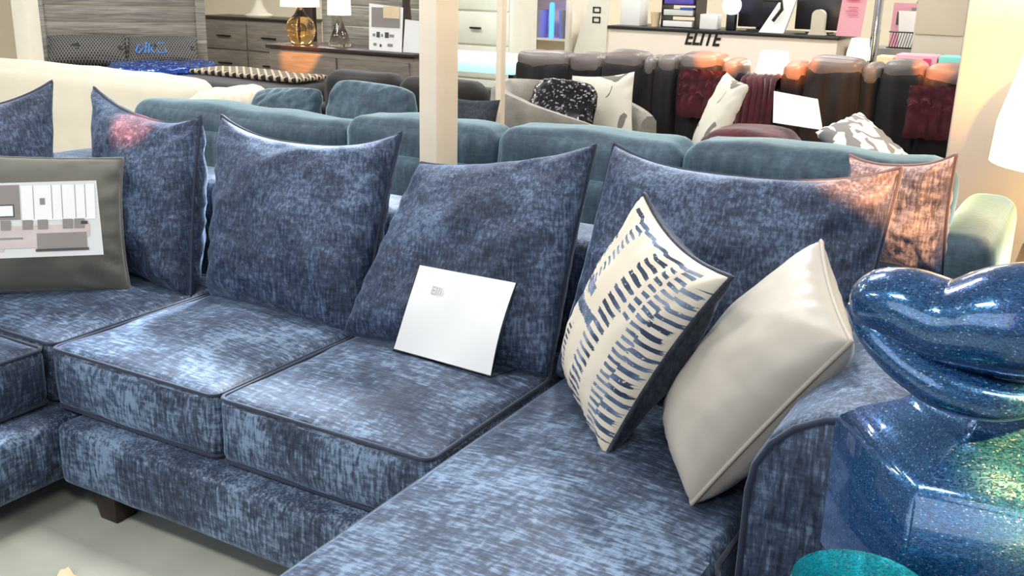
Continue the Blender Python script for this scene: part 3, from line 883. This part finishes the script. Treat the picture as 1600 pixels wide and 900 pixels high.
# ------------------------------------------------------------------ recliner sofas
def recliner(x0, pads, y, label, end_arms=(True, True)):
    x1 = pads[-1][1]
    t = thing('recliner_sofa', label, 'sofa', ((x0+x1)/2, y, 0), None)
    link('base', rbox(x0, x1, y-.50, y+.1, .05, .42, .05, 12), 'leather_dark', t)
    for i, (a, b, z, kind) in enumerate(pads):
        m = 'leather'
        link('headrest', rbox(a+.004, b-.004, y-.11, y+.13, z-.165, z-.035, .04, 12, .008, .01, .01, i, freq=8), m, t)
        if kind == 'seat':
            bm = rbox(a-.005, b+.005, y-.12, y+.08, .50, z-.10, .03, 16, 0, .02, .01, i, freq=6)
            link('backrest', bm, 'pleat_black', t)
            link('seat_cushion', rbox(a-.0, b+.0, y-.50, y-.10, .38, .54, .06, 12, .03), 'leather_dark', t)
        else:
            link('backrest', rbox(a-.005, b+.005, y-.11, y+.08, .50, z-.10, .03, 12), 'pleat_black', t); link('console', rbox(a, b, y-.50, y-.10, .38, .58, .03, 10), 'leather_dark', t)
    return t
recliner(-3.62, [(-3.60, -3.20, 1.115, 'seat'), (-3.19, -2.95, 1.12, 'wing'), (-2.94, -2.66, 1.15, 'seat'), (-2.655, -2.565, 1.13, 'wing'), (-2.56, -2.41, 1.14, 'seat'), (-2.40, -2.13, 1.17, 'seat'), (-2.12, -1.99, 1.14, 'wing')], 6.40,
         'dark ribbed reclining sofa with grey leather headrests, below the shop name')
recliner(-1.74, [(-1.74, -1.60, 1.15, 'wing'), (-1.59, -1.275, 1.19, 'seat'), (-1.27, -1.16, 1.17, 'wing'), (-1.155, -.93, 1.195, 'seat'), (-.925, -.55, 1.185, 'seat')], 6.40,
         'dark reclining sofa with grey leather headrests, right one beside the column')
# fill-in below wings
def throw(pts_top, y_top, y_front, drop, mat, label, name='throw_blanket', seed=0, front=False):
    x0, x1 = pts_top; bm = bmesh.new(); N, K = 18, 16; G = {}
    path = [(y_top+.16, 1.05), (y_top+.10, 1.17), (y_top, 1.20), (y_top-.11, 1.17), (y_top-.14, 1.05), (y_top-.16, .85), (y_top-.20, .62), (y_top-.40, .60), (y_front, .60)] if not front else [(y_top-.125, 1.035), (y_top-.13, .98), (y_top-.135, .92), (y_top-.14, .86), (y_top-.15, .70), (y_top-.18, .60), (y_top-.36, .60)]
    L = len(path)-1
    for j in range(K+1):
        f = j/K*L*drop; i0 = min(L-1, int(f)); u = f-i0
        yy = path[i0][0]*(1-u)+path[i0+1][0]*u; zz = path[i0][1]*(1-u)+path[i0+1][1]*u
        for i in range(N+1):
            s = i/N
            w_ = .014*math.sin(s*19+seed)+.014*noise.noise(V((s*6, j*.4, seed)))
            G[i, j] = V((x0+(x1-x0)*s+.02*noise.noise(V((j*.7, s, seed))), yy-abs(w_)-.004, zz+abs(w_)*.8))
    A = {k: bm.verts.new(p) for k, p in G.items()}; B = {k: bm.verts.new(p+V((0, .004, -.008))) for k, p in G.items()}
    for i in range(N):
        for j in range(K):
            q = [(i, j), (i+1, j), (i+1, j+1), (i, j+1)]
            bm.faces.new([A[k] for k in q]); bm.faces.new([B[k] for k in q][::-1])
    for i in range(N):
        for j in (0, K): bm.faces.new((A[i, j], A[i+1, j], B[i+1, j], B[i, j]))
    for j in range(K):
        for i in (0, N): bm.faces.new((A[i, j], A[i, j+1], B[i, j+1], B[i, j]))
    return tag(link(name, bm, mat), label, 'blanket')
# low black console between the two recliners carrying a burgundy throw
cn = thing('recliner_chair', 'dark leather seat between the two reclining sofas, under burgundy plush', 'chair', (-1.86, 6.3, 0))
link('base', rbox(-1.985, -1.745, 5.90, 6.50, .05, .52, .05, 10), 'leather_dark', cn)
link('backrest', rbox(-1.98, -1.75, 6.30, 6.50, .50, .95, .06, 10), 'leather_dark', cn)
throw((-1.975, -1.755), 6.36, 5.92, .92, 'burgundy', 'burgundy plush throw draped between the two reclining sofas')
bpy.data.objects['throw_blanket'].location.z -= .17
throw((-2.36, -2.06), 6.36, 5.8, .62, 'burgundy', 'dark red plush throw over the right end of the reclining sofa below the shop name', seed=2, front=True)
throw((-.98, -.60), 6.36, 5.8, .62, 'burgundy', 'burgundy throw on the reclining sofa next to the column', seed=3, front=True)
# black ottoman-like seats in front
lo = thing('chaise_lounge', 'black upholstered seat unit in front of the reclining sofas', 'sofa', (-1.5, 5.5, 0))
link('base', rbox(-2.02, -.72, 4.98, 5.58, .05, .42, .05, 12), 'leather_dark', lo)
link('seat_cushion', rbox(-2.04, -.70, 4.96, 5.60, .42, .62, .07, 14, .06), 'leather_dark', lo)
def bgpillow(c, th, mat, label, seed, name='throw_pillow', round_=.03):
    t = thing(name, label, 'pillow', tuple(sum(V(p)[i] for p in c)/4 for i in range(2))+(min(p[2] for p in c),))
    bm, bd = pillow(c, th, 20, .07, .008, seed, round_=round_, power=.42)
    link('cover', bm, mat, t); return t
bgpillow([(-1.985, 5.52, .64), (-1.82, 5.24, .64), (-1.66, 5.40, 1.06), (-1.86, 5.62, 1.10)], .13, 'palmprint', 'white and grey printed pillow leaning upright in warm light on the black seat', 3.3)
bgpillow([(-1.26, 5.26, .86), (-.88, 5.02, .66), (-.74, 5.28, .74), (-1.12, 5.60, .94)], .13, 'leafprint', 'white pillow with grey leaf print lying slanted right of the white card', 4.3)
pr = thing('bolster_pillow', 'dark reddish leather pillow under the blank white card', 'pillow', (-1.55, 5.3, .62))
link('cover', rbox(-1.83, -1.36, 5.14, 5.56, .63, .83, .09, 12, .02, .02, .02, 3), 'burgundy', pr)
cd = tag(link('sign_card', slab([(-1.50, 5.36, .875), (-1.23, 5.32, .865), (-1.30, 5.44, 1.005), (-1.545, 5.48, 1.025)], .004), 'card'), 'blank white card leaning on the dark reddish pillow', 'card')
# lit lamp glimpsed between recliners
lamp(-1.98, 6.95, .66, .47, .13, .09, .22, 'brass', 'shade_lit', 'small glowing lamp shining between the two reclining sofas', 12)
st = thing('side_table', 'small dark side table carrying the glowing lamp behind the reclining sofas', 'table', (-1.98, 6.95, 0))
link('tabletop', lathe(-1.98, 6.95, [(.2, .635), (.2, .66)]), 'leg', st); link('leg', lathe(-1.98, 6.95, [(.12, 0), (.03, .03), (.03, .636)]), 'leg', st)

# ------------------------------------------------------------------ cream sofa at the left
cs = thing('sofa', 'cream leather sofa seen from behind at the left edge, with gathered rounded end', 'sofa', (-6.2, 4.8, 0))
link('back_frame', rbox(-7.6, -4.83, 4.45, 4.72, .06, .92, .10, 24, .02, .02, .01, 1), 'cream_leather', cs)
link('base', rbox(-7.6, -4.9, 4.68, 5.15, .0, .45, .06, 12), 'cream_leather', cs)
link('arm', rbox(-4.95, -4.76, 4.46, 5.12, .06, .86, .10, 14, 0, .02, .012, 5, freq=9), 'cream_pleat', cs)
link('tag', box(-6.52, -6.47, 4.440, 4.452, .64, .71), 'tag', cs)
zp = thing('striped_pillow', 'black and white striped pillow peeking out before the cream sofa', 'pillow', (-5.1, 4.5, .55))

# ------------------------------------------------------------------ bed
bed = thing('bed', 'bed with grey weathered plank headboard and dark cover, far left', 'bed', (-7.5, 6.2, 0))
L_, R_ = V((-9.56, 6.90, 0)), V((-8.45, 8.02, 0))
U = (R_-L_).normalized(); Nn = V((U.y, -U.x, 0))
bedm = Matrix((( U.x, Nn.x, 0, L_.x), (U.y, Nn.y, 0, L_.y), (0, 0, 1, 0), (0, 0, 0, 1)))
Wb = (R_-L_).length
bm = bmesh.new()
for k in range(6): box_into(bm, .03, Wb-.03, -.03, .0, .35+.165*k, .35+.165*(k+1)-.008, .004, 0, bedm)
link('headboard', bm, 'plank', bed)
for x in (-.05, Wb-.05): link('post', box(x, x+.10, -.06, .03, 0, 1.42, .006, 0, bedm), 'plank', bed)
link('rail', box(-.05, Wb+.05, -.065, .04, 1.34, 1.42, .006, 0, bedm), 'plank', bed)
link('frame', box(0, Wb, .04, 2.05, .12, .30, .01, 0, bedm), 'plank', bed)
link('mattress', rbox(.02, Wb-.02, .06, 2.02, .30, .535, .06, 12, mtx=bedm), 'bedcover', bed)
cv = tag(link('bedspread', rbox(-.02, Wb+.02, .30, 2.06, .54, .575, .017, 18, .006, 0, .004, 3, mtx=bedm, freq=3), 'bedcover'), 'dark brown bedspread over the bed with the plank headboard', 'bedding')
def onbed(a, b, z): return tuple(bedm @ V((a, b, z)))
def bedpillow(a0, a1, b, z, h, mat, label, seed, lean=.22, th=.2, name='bed_pillow'):
    c = [onbed(a0, b+lean, z), onbed(a1, b+lean, z), onbed(a1-.02, b, z+h), onbed(a0+.02, b, z+h)]
    t = thing(name, label, 'pillow', onbed((a0+a1)/2, b+.1, z)); bm, bd = pillow(c, th, 20, .05, .012, seed, power=.42)
    link('cover', bm, mat, t); return t
bedpillow(.06, .86, .14, .585, .30, 'lattice', 'left black pillow with silver lattice pattern on the bed', 1)
pl = bedpillow(.82, 1.56, .14, .585, .29, 'lattice', 'right black pillow with blue scribbled lettering on the bed', 2)
nrm = V((Nn.x, Nn.y, .55)).normalized()
sc = bmesh.new()
def scrib(pts): tube_into(sc, [V(onbed(.93+x*.30, .30-zz*.16, .635+zz*.17))+Nn*.115+V((0, 0, .055)) for x, zz in pts], .006, False, 5)
scrib([(0, .3), (.1, .7), (.25, .5), (.1, .2), (.02, .3)]); scrib([(.3, .2), (.35, .8)]); scrib([(.42, .2), (.45, .75), (.48, .45), (.6, .7)]); scrib([(.48, .45), (.62, .2)])
scrib([(.95, .75), (.75, .8), (.68, .45), (.78, .2), (1.0, .25), (.92, .6), (.8, .4)])
link('lettering', sc, 'blue_paint', pl)
tag(link('throw_blanket', rbox(.72, 1.70, .55, 1.40, .585, .66, .05, 20, .02, 0, .05, 6, mtx=bedm, freq=6), 'sequin_blue'), 'crumpled bright blue sequin throw lying across the bed', 'blanket')
tag(link('bed_runner', rbox(-6.02, -4.95, 5.55, 5.90, .815, .855, .02, 16, .008, 0, .008, 7, freq=4), 'runner'), 'dark runner with pale zigzag pattern folded on the dark bench', 'blanket')
bn = thing('bench', 'dark upholstered bench between the bed foot and the teal sofa', 'bench', (-5.4, 5.6, 0))
link('seat', rbox(-6.1, -4.86, 5.25, 5.95, .30, .80, .08, 14, .01, .0, .01, 2, freq=3), 'bedcover', bn)
link('base', box(-6.0, -4.95, 5.35, 5.85, 0, .31, .01), 'leg', bn)

# ------------------------------------------------------------------ case goods on the left
def drawers(name, label, x0, x1, y, d, h, rows, cols, mat='taupe', handle='dark_metal', top='leg', cat='dresser', hw=.10):
    t = thing(name, label, cat, ((x0+x1)/2, y+d/2, 0))
    link('body', box(x0, x1, y, y+d, .06, h-.03, .006), mat, t)
    link('top', box(x0-.02, x1+.02, y-.02, y+d+.01, h-.03, h, .005), top, t)
    link('plinth', box(x0+.02, x1-.02, y+.02, y+d-.02, 0, .062), mat, t)
    cw = (x1-x0-.04)/cols; rh = (h-.14)/rows
    for i in range(cols):
        for j in range(rows):
            a = x0+.02+i*cw; z = .08+j*rh
            dr = link('drawer', box(a+.01, a+cw-.01, y-.018, y+.002, z+.008, z+rh-.008, .004), mat, t)
            link('handle', box(a+cw/2-hw, a+cw/2+hw, y-.045, y-.017, z+rh/2-.008, z+rh/2+.008, .003), handle, dr)
    return t
drawers('chest_of_drawers', 'tall grey-brown chest of drawers between headboard and dresser', -9.145, -7.75, 8.7, .45, 1.05, 3, 2)
drawers('dresser', 'low taupe dresser with dark top, carrying lamps and white signs', -5.66, -4.30, 6.05, .45, 1.03, 3, 2)
drawers('white_cabinet', 'white cabinet with slim black handles behind the white post', -5.35, -4.62, 8.0, .45, 1.62, 5, 1, 'white_paint', 'black', 'white_paint', 'cabinet', .055)
pn = thing('headboard', 'grey plank headboard standing behind the taupe dresser', 'headboard', (-5.7, 7.2, 0))
bm = bmesh.new()
for k in range(9): box_into(bm, -5.98, -5.02, 7.2, 7.24, .1+.17*k, .1+.17*(k+1)-.008, .004)
link('panel', bm, 'plank', pn)
for x in (-6.07, -5.03): link('post', box(x, x+.1, 7.17, 7.27, 0, 1.7, .005), 'plank', pn)
fr = thing('mirror_frame', 'dark narrow leaning frame left of the plank headboard by the lamps', 'frame', (-6.25, 7.1, 0))
link('panel', box(-6.24, -6.12, 7.1, 7.16, 0, 1.7, .005), 'leg', fr)
vs = thing('lamp', 'white pedestal lamp base on the tall chest of drawers', 'lamp', (-8.45, 8.9, 1.05))
link('lamp_base', lathe(-8.45, 8.9, [(.15, 1.05), (.16, 1.07), (.10, 1.10), (.05, 1.18), (.035, 1.26), (.06, 1.36), (.02, 1.5)]), 'cream_leather', vs)
link('lamp_shade', lathe(-8.45, 8.9, [(.19, 1.50), (.15, 1.72)]), 'shade_soft', vs)
def glass_lamp(x, y, z, label, mat, tri=False, shw=.17):
    t = thing('glass_lamp', label, 'lamp', (x, y, z))
    if tri: prof = [(.085, 0), (.09, .01), (.06, .09), (.02, .19), (.01, .25)]
    else: prof = [(.07, 0), (.095, .03), (.115, .10), (.10, .17), (.05, .22), (.02, .27), (.012, .30)]
    link('lamp_base', lathe(x, y, [(a, z+b) for a, b in prof]), mat, t)
    zz = z+prof[-1][1]
    link('neck', lathe(x, y, [(.012, zz-.01), (.012, zz+.06)]), 'brass', t)
    link('lamp_shade', lathe(x, y, [(shw, zz-.02), (shw*.9, zz+.25)]), 'shade_soft', t)
    return t
glass_lamp(-5.48, 6.22, 1.03, 'amber glass table lamp with cream shade on the left end of the taupe dresser', 'amber', shw=.15)
glass_lamp(-5.13, 6.26, 1.03, 'clear triangular glass lamp with cream shade on the taupe dresser', 'clear_glass', True, .09)
def sign(name, label, c, marks=(), img=None):
    t = thing(name, label, 'sign', tuple((V(c[0])+V(c[1]))/2))
    o = link('card', slab(c, .006), 'card', t)
    c = [V(p) for p in c]; U = (c[1]-c[0]); W_ = (c[3]-c[0]); n = U.cross(W_).normalized()
    bm = bmesh.new(); k = 0
    for (a, b, e, d, m) in marks:
        vs = [bm.verts.new(c[0]+U*x+W_*y+n*.0015*(1+m)) for x, y in ((a, e), (b, e), (b, d), (a, d))]
        f = bm.faces.new(vs); f.material_index = m; k += 1
    if k: link('print', bm, ['print_grey', 'print_dark', 'paper_warm'], o, smooth=False)
    return t
sign('price_sign', 'white sign with a small room picture and handwriting standing on the dresser', [(-4.73, 6.10, 1.032), (-4.44, 6.10, 1.032), (-4.46, 6.15, 1.34), (-4.76, 6.15, 1.36)],
     [(.08, .95, .50, .92, 0), (.45, .95, .70, .95, 2), (.12, .2, .30, .36, 0), (.24, .34, .28, .40, 1), (.38, .44, .30, .36, 0), (.5, .62, .28, .40, 1), (.64, .78, .30, .36, 0), (.14, .24, .10, .16, 0), (.34, .4, .08, .14, 1), (.58, .74, .10, .16, 0)])
sign('blank_sign', 'blank white sign beside the picture sign on the right end of the dresser', [(-4.44, 6.12, 1.032), (-4.27, 6.12, 1.032), (-4.27, 6.15, 1.25), (-4.44, 6.15, 1.26)])
pch = thing('coat_stand', 'dark turned post standing behind the blank white sign', 'stand', (-5.0, 7.0, 0))
link('post', lathe(-4.86, 6.75, [(.12, 0), (.03, .05), (.03, .9), (.05, 1.0), (.045, 1.2), (.03, 1.35), (.05, 1.5), (.02, 1.7)]), 'leg', pch)
# pale cyan glass table
gt = thing('display_table', 'low table with pale turquoise lit glass top behind the charcoal sofa', 'table', (-4.4, 7.0, 0))
link('glass_top', rbox(-4.92, -3.95, 6.9, 7.5, .84, .96, .04, 8), 'screen_lit', gt)
for x in (-4.85, -4.02):
    for y in (6.97, 7.43): link('leg', box(x-.02, x+.02, y-.02, y+.02, 0, .845), 'dark_metal', gt)
# shelving with baskets and blue tube
sh = thing('shelf_unit', 'white open shelf unit with two grey bins, left of the counter', 'shelf', (-4.6, 9.2, 0))
link('side_panel', box(-5.10, -5.06, 8.9, 9.3, 0, 1.55), 'white_paint', sh)
link('side_panel', box(-4.56, -4.53, 8.9, 9.3, 0, 1.55), 'white_paint', sh)
link('back_panel', box(-5.06, -4.56, 9.27, 9.3, 0, 1.55), 'cream_paint', sh)
for z in (.3, .98, 1.5): link('shelf', box(-5.06, -4.56, 8.9, 9.27, z, z+.02), 'white_paint', sh)
for i, (a, b) in enumerate(((-5.02, -4.82), (-4.69, -4.59))):
    tag(link('bin', lathe((a+b)/2, 9.02, [(.04+.05*(1-i), 1.0), (.05+.05*(1-i), 1.26), (.045+.05*(1-i), 1.26), (.035+.05*(1-i), 1.02)]), 'plastic_grey'), ('grey bin left of the glowing blue tube on the shelf', 'grey bin right of the glowing blue tube on the shelf')[i], 'bin', 'grey bins on the white shelf')
tag(link('light_tube', lathe(-4.74, 8.96, [(.018, 1.0), (.024, 1.01), (.024, 1.31), (.018, 1.33)]), 'neon'), 'glowing blue light tube standing on the white shelf', 'lamp')
dk = thing('speaker_cabinet', 'dark narrow cabinet left of the white shelf with the blue tube', 'cabinet', (-5.0, 9.0, 0))
link('body', box(-5.32, -5.16, 8.9, 9.2, 0, 1.27, .01), 'black', dk); link('top', box(-5.33, -5.15, 8.89, 9.21, 1.27, 1.33, .01), 'red_wood', dk)

# ------------------------------------------------------------------ sales counter
ct_ = thing('sales_counter', 'white sales counter with black top and the name ELITE in black letters', 'counter', (-3.2, 9.3, 0))
link('front_panel', box(-4.46, -2.04, 9.0, 9.6, 0, 1.115, .004), 'counter_white', ct_)
link('countertop', box(-4.15, -2.02, 8.96, 9.66, 1.115, 1.145, .004), 'black', ct_)
R90 = Matrix.Rotation(math.radians(90), 3, 'X')
text_obj('lettering', 'ELITE', .172, (-3.232, 8.998, 1.064), R90, 'black', ct_, .28, .82, .006, .004)
link('end_riser', slab([(-4.52, 8.97, .80), (-4.16, 8.97, .82), (-4.16, 8.97, 1.45), (-4.34, 8.97, 1.45)], .03), 'white_paint', ct_)
for i, z in enumerate((1.25, 1.16)):
    bm = bmesh.new()
    for a, b, c_, d in ((-4.31+.0, -4.23, z, z+.012), (-4.31, -4.23, z+.045, z+.057), (-4.31, -4.298, z, z+.057), (-4.242, -4.23, z, z+.057)): box_into(bm, a, b, 8.962, 8.968, c_, d)
    link('marking', bm, 'black', ct_)
Y0 = 9.12; ZT = 1.145
def onc(name, label, cat, bm, mat, grp=None): return tag(link(name, bm, mat), label, cat, grp)
onc('paper_stack', 'white paper carton at the left end of the counter', 'box', box(-4.10, -3.90, Y0, Y0+.2, ZT, 1.40, .004), 'card')
onc('paper_cup', 'beige paper cup beside the shelf organizer on the counter', 'cup', lathe(-3.76, Y0+.05, [(.035, ZT), (.05, ZT+.13), (.045, ZT+.13), (.03, ZT+.01)]), 'paper_warm')
og = thing('desk_organizer', 'black desk organizer with shelves of papers on the counter', 'organizer', (-3.5, 9.2, ZT))
bm = bmesh.new()
for z in (ZT, ZT+.10, ZT+.20, ZT+.30): box_into(bm, -3.68, -3.36, Y0, Y0+.28, z, z+.008)
for x in (-3.685, -3.36): box_into(bm, x, x+.008, Y0, Y0+.28, ZT, ZT+.34)
link('rack', bm, 'black', og)
for i, (z, m, l) in enumerate(((ZT+.010, 'card', 'white paper stack on the lowest organizer shelf'), (ZT+.110, 'print_light', 'pale paper stack on the middle organizer shelf'), (ZT+.21, 'purple', 'blue and purple leaflets on the top organizer shelf'))):
    onc('paper_stack', l, 'papers', box(-3.66, -3.38, Y0-.01, Y0+.26, z, z+.05, .002), m)
onc('brochure', 'blue folded brochure on the papers in the organizer', 'papers', box(-3.50, -3.38, Y0-.02, Y0+.1, ZT+.161, ZT+.18, .002), 'blue_print')
onc('card_box', 'white square box beside the round lit screen on the counter', 'box', box(-3.31, -3.15, Y0, Y0+.14, ZT, ZT+.13, .006), 'card')
rs = thing('round_screen', 'round pale blue lit clock-like screen on a black stand on the counter', 'screen', (-3.06, 9.2, ZT))
bm = lathe(0, 0, [(.0, -.01), (.085, -.01), (.09, 0), (.085, .01)], 32); bmesh.ops.transform(bm, matrix=Matrix.Translation((-3.04, Y0+.06, ZT+.215)) @ Matrix.Rotation(math.radians(90), 4, 'X'), verts=bm.verts)
link('disc', bm, 'ring', rs); link('stand', box(-3.08, -3.0, Y0+.05, Y0+.12, ZT, ZT+.14, .006), 'black', rs)
def monitor(x0, x1, label):
    t = thing('monitor', label, 'monitor', ((x0+x1)/2, 9.35, ZT))
    link('screen', box(x0, x1, 9.32, 9.36, ZT+.03, ZT+.42, .006), 'screen', t)
    link('stand', box((x0+x1)/2-.04, (x0+x1)/2+.04, 9.36, 9.42, ZT, ZT+.25, .004), 'black', t); link('foot', box((x0+x1)/2-.1, (x0+x1)/2+.1, 9.28, 9.48, ZT, ZT+.012), 'black', t)
monitor(-3.02, -2.62, 'black monitor behind the round screen on the counter')
monitor(-2.50, -2.08, 'wide black monitor at the right end of the counter')
cr = thing('card_reader', 'white angled payment terminal with black arm on the counter', 'payment terminal', (-2.6, 9.1, ZT))
link('body', slab([(-2.74, 9.06, ZT+.0), (-2.52, 9.06, ZT), (-2.47, 9.2, ZT+.30), (-2.60, 9.2, ZT+.30)], .03), 'print_light', cr)
link('bracket', tube([(-2.72, 9.05, ZT+.27), (-2.56, 9.05, ZT+.27), (-2.55, 9.05, ZT+.20), (-2.62, 9.05, ZT+.10)], .016, False, 6), 'black', cr)
tp = thing('tape_dispenser', 'white rounded upright dispenser before the wide black monitor', 'dispenser', (-2.24, 9.12, ZT))
bm = bmesh.new()
prof = [(-.075, 0), (-.055, .04), (-.055, .16)]+[(.055*math.cos(a), .16+.05*math.sin(a)) for a in [math.pi*(1-k/8) for k in range(1, 8)]]+[(.055, .16), (.055, .04), (.075, 0)]
A = [bm.verts.new((-2.24+x, 9.07, ZT+z)) for x, z in prof]; B = [bm.verts.new((-2.24+x, 9.14, ZT+z)) for x, z in prof]
bm.faces.new(A); bm.faces.new(B[::-1])
for k in range(len(A)): bm.faces.new((A[k], A[(k+1) % len(A)], B[(k+1) % len(A)], B[k]))
link('body', bm, 'cream_leather', tp)
sg = sign('poster', 'pink printed poster at the right end of the counter', [(-2.06, 9.0, 1.15), (-1.86, 9.0, 1.15), (-1.84, 9.02, 1.50), (-2.04, 9.02, 1.50)])
sg.children[0].data.materials[0] = M['pink']
bm = bmesh.new()
for k, z in enumerate((1.44, 1.38, 1.35, 1.32)): box_into(bm, -2.0+.02*(k % 2), -1.90, 8.985, 8.989, z, z+(.022 if k == 0 else .006))
link('print', bm, 'magenta', sg)
tag(link('chrome_pole', lathe(-1.74, 9.0, [(.035, 0), (.035, 2.2)]), 'chrome'), 'shiny chrome pole right of the pink poster', 'pole')
bk = thing('low_wall_unit', 'grey unit behind the chrome pole at the counter end', 'cabinet', (-1.9, 9.5, 0))
link('body', box(-2.015, -1.45, 9.3, 9.7, 0, 1.05, .005), 'plastic_grey', bk)
wb = thing('wire_basket', 'black wire basket with striped paper right of the chrome pole', 'basket', (-1.5, 9.0, 1.05))
bm = bmesh.new()
for k in range(15):
    x = -1.68+k*.022; tube_into(bm, [(x, 9.32, 1.06), (x+.03, 9.30, 1.19)], .004, False, 4)
tube_into(bm, [(-1.69, 9.3, 1.19), (-1.32, 9.3, 1.19)], .006, False, 4); tube_into(bm, [(-1.70, 9.32, 1.06), (-1.36, 9.32, 1.06)], .006, False, 4)
link('wire', bm, 'dark_metal', wb)
onc('paper_stack', 'white printed sheet standing behind the wire basket', 'papers', slab([(-1.62, 9.42, 1.05), (-1.48, 9.42, 1.05), (-1.50, 9.45, 1.36), (-1.66, 9.45, 1.36)], .01), 'card')
mb = sign('leaflet_panel', 'pink and grey leaflet panel above the wire basket', [(-1.74, 9.62, 1.052), (-1.36, 9.62, 1.052), (-1.36, 9.64, 1.42), (-1.74, 9.64, 1.42)], [(.1, .3, .5, .8, 1), (.4, .6, .35, .9, 0)])
mb.children[0].data.materials[0] = M['pink']
oc = thing('office_chair', 'black office chair back beside the beige cabinet', 'chair', (-1.5, 9.9, 0))
link('backrest', rbox(-1.60, -1.28, 9.85, 9.95, .95, 1.46, .05, 10), 'black', oc); link('seat', rbox(-1.66, -1.22, 9.9, 10.35, .42, .52, .05, 8), 'black', oc); link('column', lathe(-1.44, 10.1, [(.2, 0), (.03, .04), (.03, .43)]), 'black', oc); link('spine', box(-1.47, -1.41, 9.93, 9.97, .45, 1.0), 'black', oc)
bc = thing('filing_cabinet', 'plain beige cabinet beside the column', 'cabinet', (-1.2, 9.0, 0))
link('body', box(-1.43, -1.04, 8.9, 9.4, .03, 1.75, .006), 'beige_cab', bc)
for z in (.10, .65, 1.20): link('door', box(-1.415, -1.055, 8.885, 8.902, z, z+.53, .003), 'beige_cab', bc)
# display boxes behind right recliner
dt = thing('display_table', 'dark table behind the right reclining sofa carrying printed boxes', 'table', (-1.4, 8.0, 0))
link('tabletop', box(-1.80, -.80, 7.75, 8.25, .94, .97, .005), 'leg', dt)
for x in (-1.76, -.84):
    for y in (7.8, 8.2): link('leg', box(x-.02, x+.02, y-.02, y+.02, 0, .941), 'leg', dt)
onc('carton', 'white and magenta printed box on the table behind the right reclining sofa', 'box', box(-1.36, -1.08, 7.85, 8.1, .97, 1.10, .004), 'pink')
onc('carton', 'turquoise printed box nearest the column on the table', 'box', box(-1.07, -.84, 7.85, 8.1, .97, 1.10, .004), 'teal_print')
onc('leaflet', 'wide magenta leaflet on the left of the pink box front', 'papers', box(-1.31, -1.23, 7.838, 7.850, .99, 1.05), 'magenta')
onc('leaflet', 'narrow magenta leaflet on the right of the pink box front', 'papers', box(-1.17, -1.12, 7.838, 7.850, .98, 1.08), 'magenta')
onc('gift_bag', 'small pale bag left of the pink box on the table', 'bag', box(-1.50, -1.38, 7.9, 8.05, .97, 1.08, .01), 'paper_warm')
lamp(-1.64, 7.95, .97, .22, .085, .06, .12, 'brass', 'shade_lit', 'tiny glowing lamp at the foot of the chrome pole', 2)
# scrap on the floor at the lower left
bm = bmesh.new(); N = 8; G = {}
for i in range(N+1):
    for j in range(N+1):
        G[i, j] = bm.verts.new((-2.23+.16*i/N-.03*j/N, 1.40+.12*j/N, .004+.035*abs(noise.noise(V((i*.5, j*.5, 4))))))
for i in range(N):
    for j in range(N): bm.faces.new((G[i, j], G[i+1, j], G[i+1, j+1], G[i, j+1]))
tag(link('paper_scrap', bm, 'paper_warm'), 'crumpled cream scrap of paper on the floor at the lower left', 'paper')
bpy.data.objects.remove(zp)
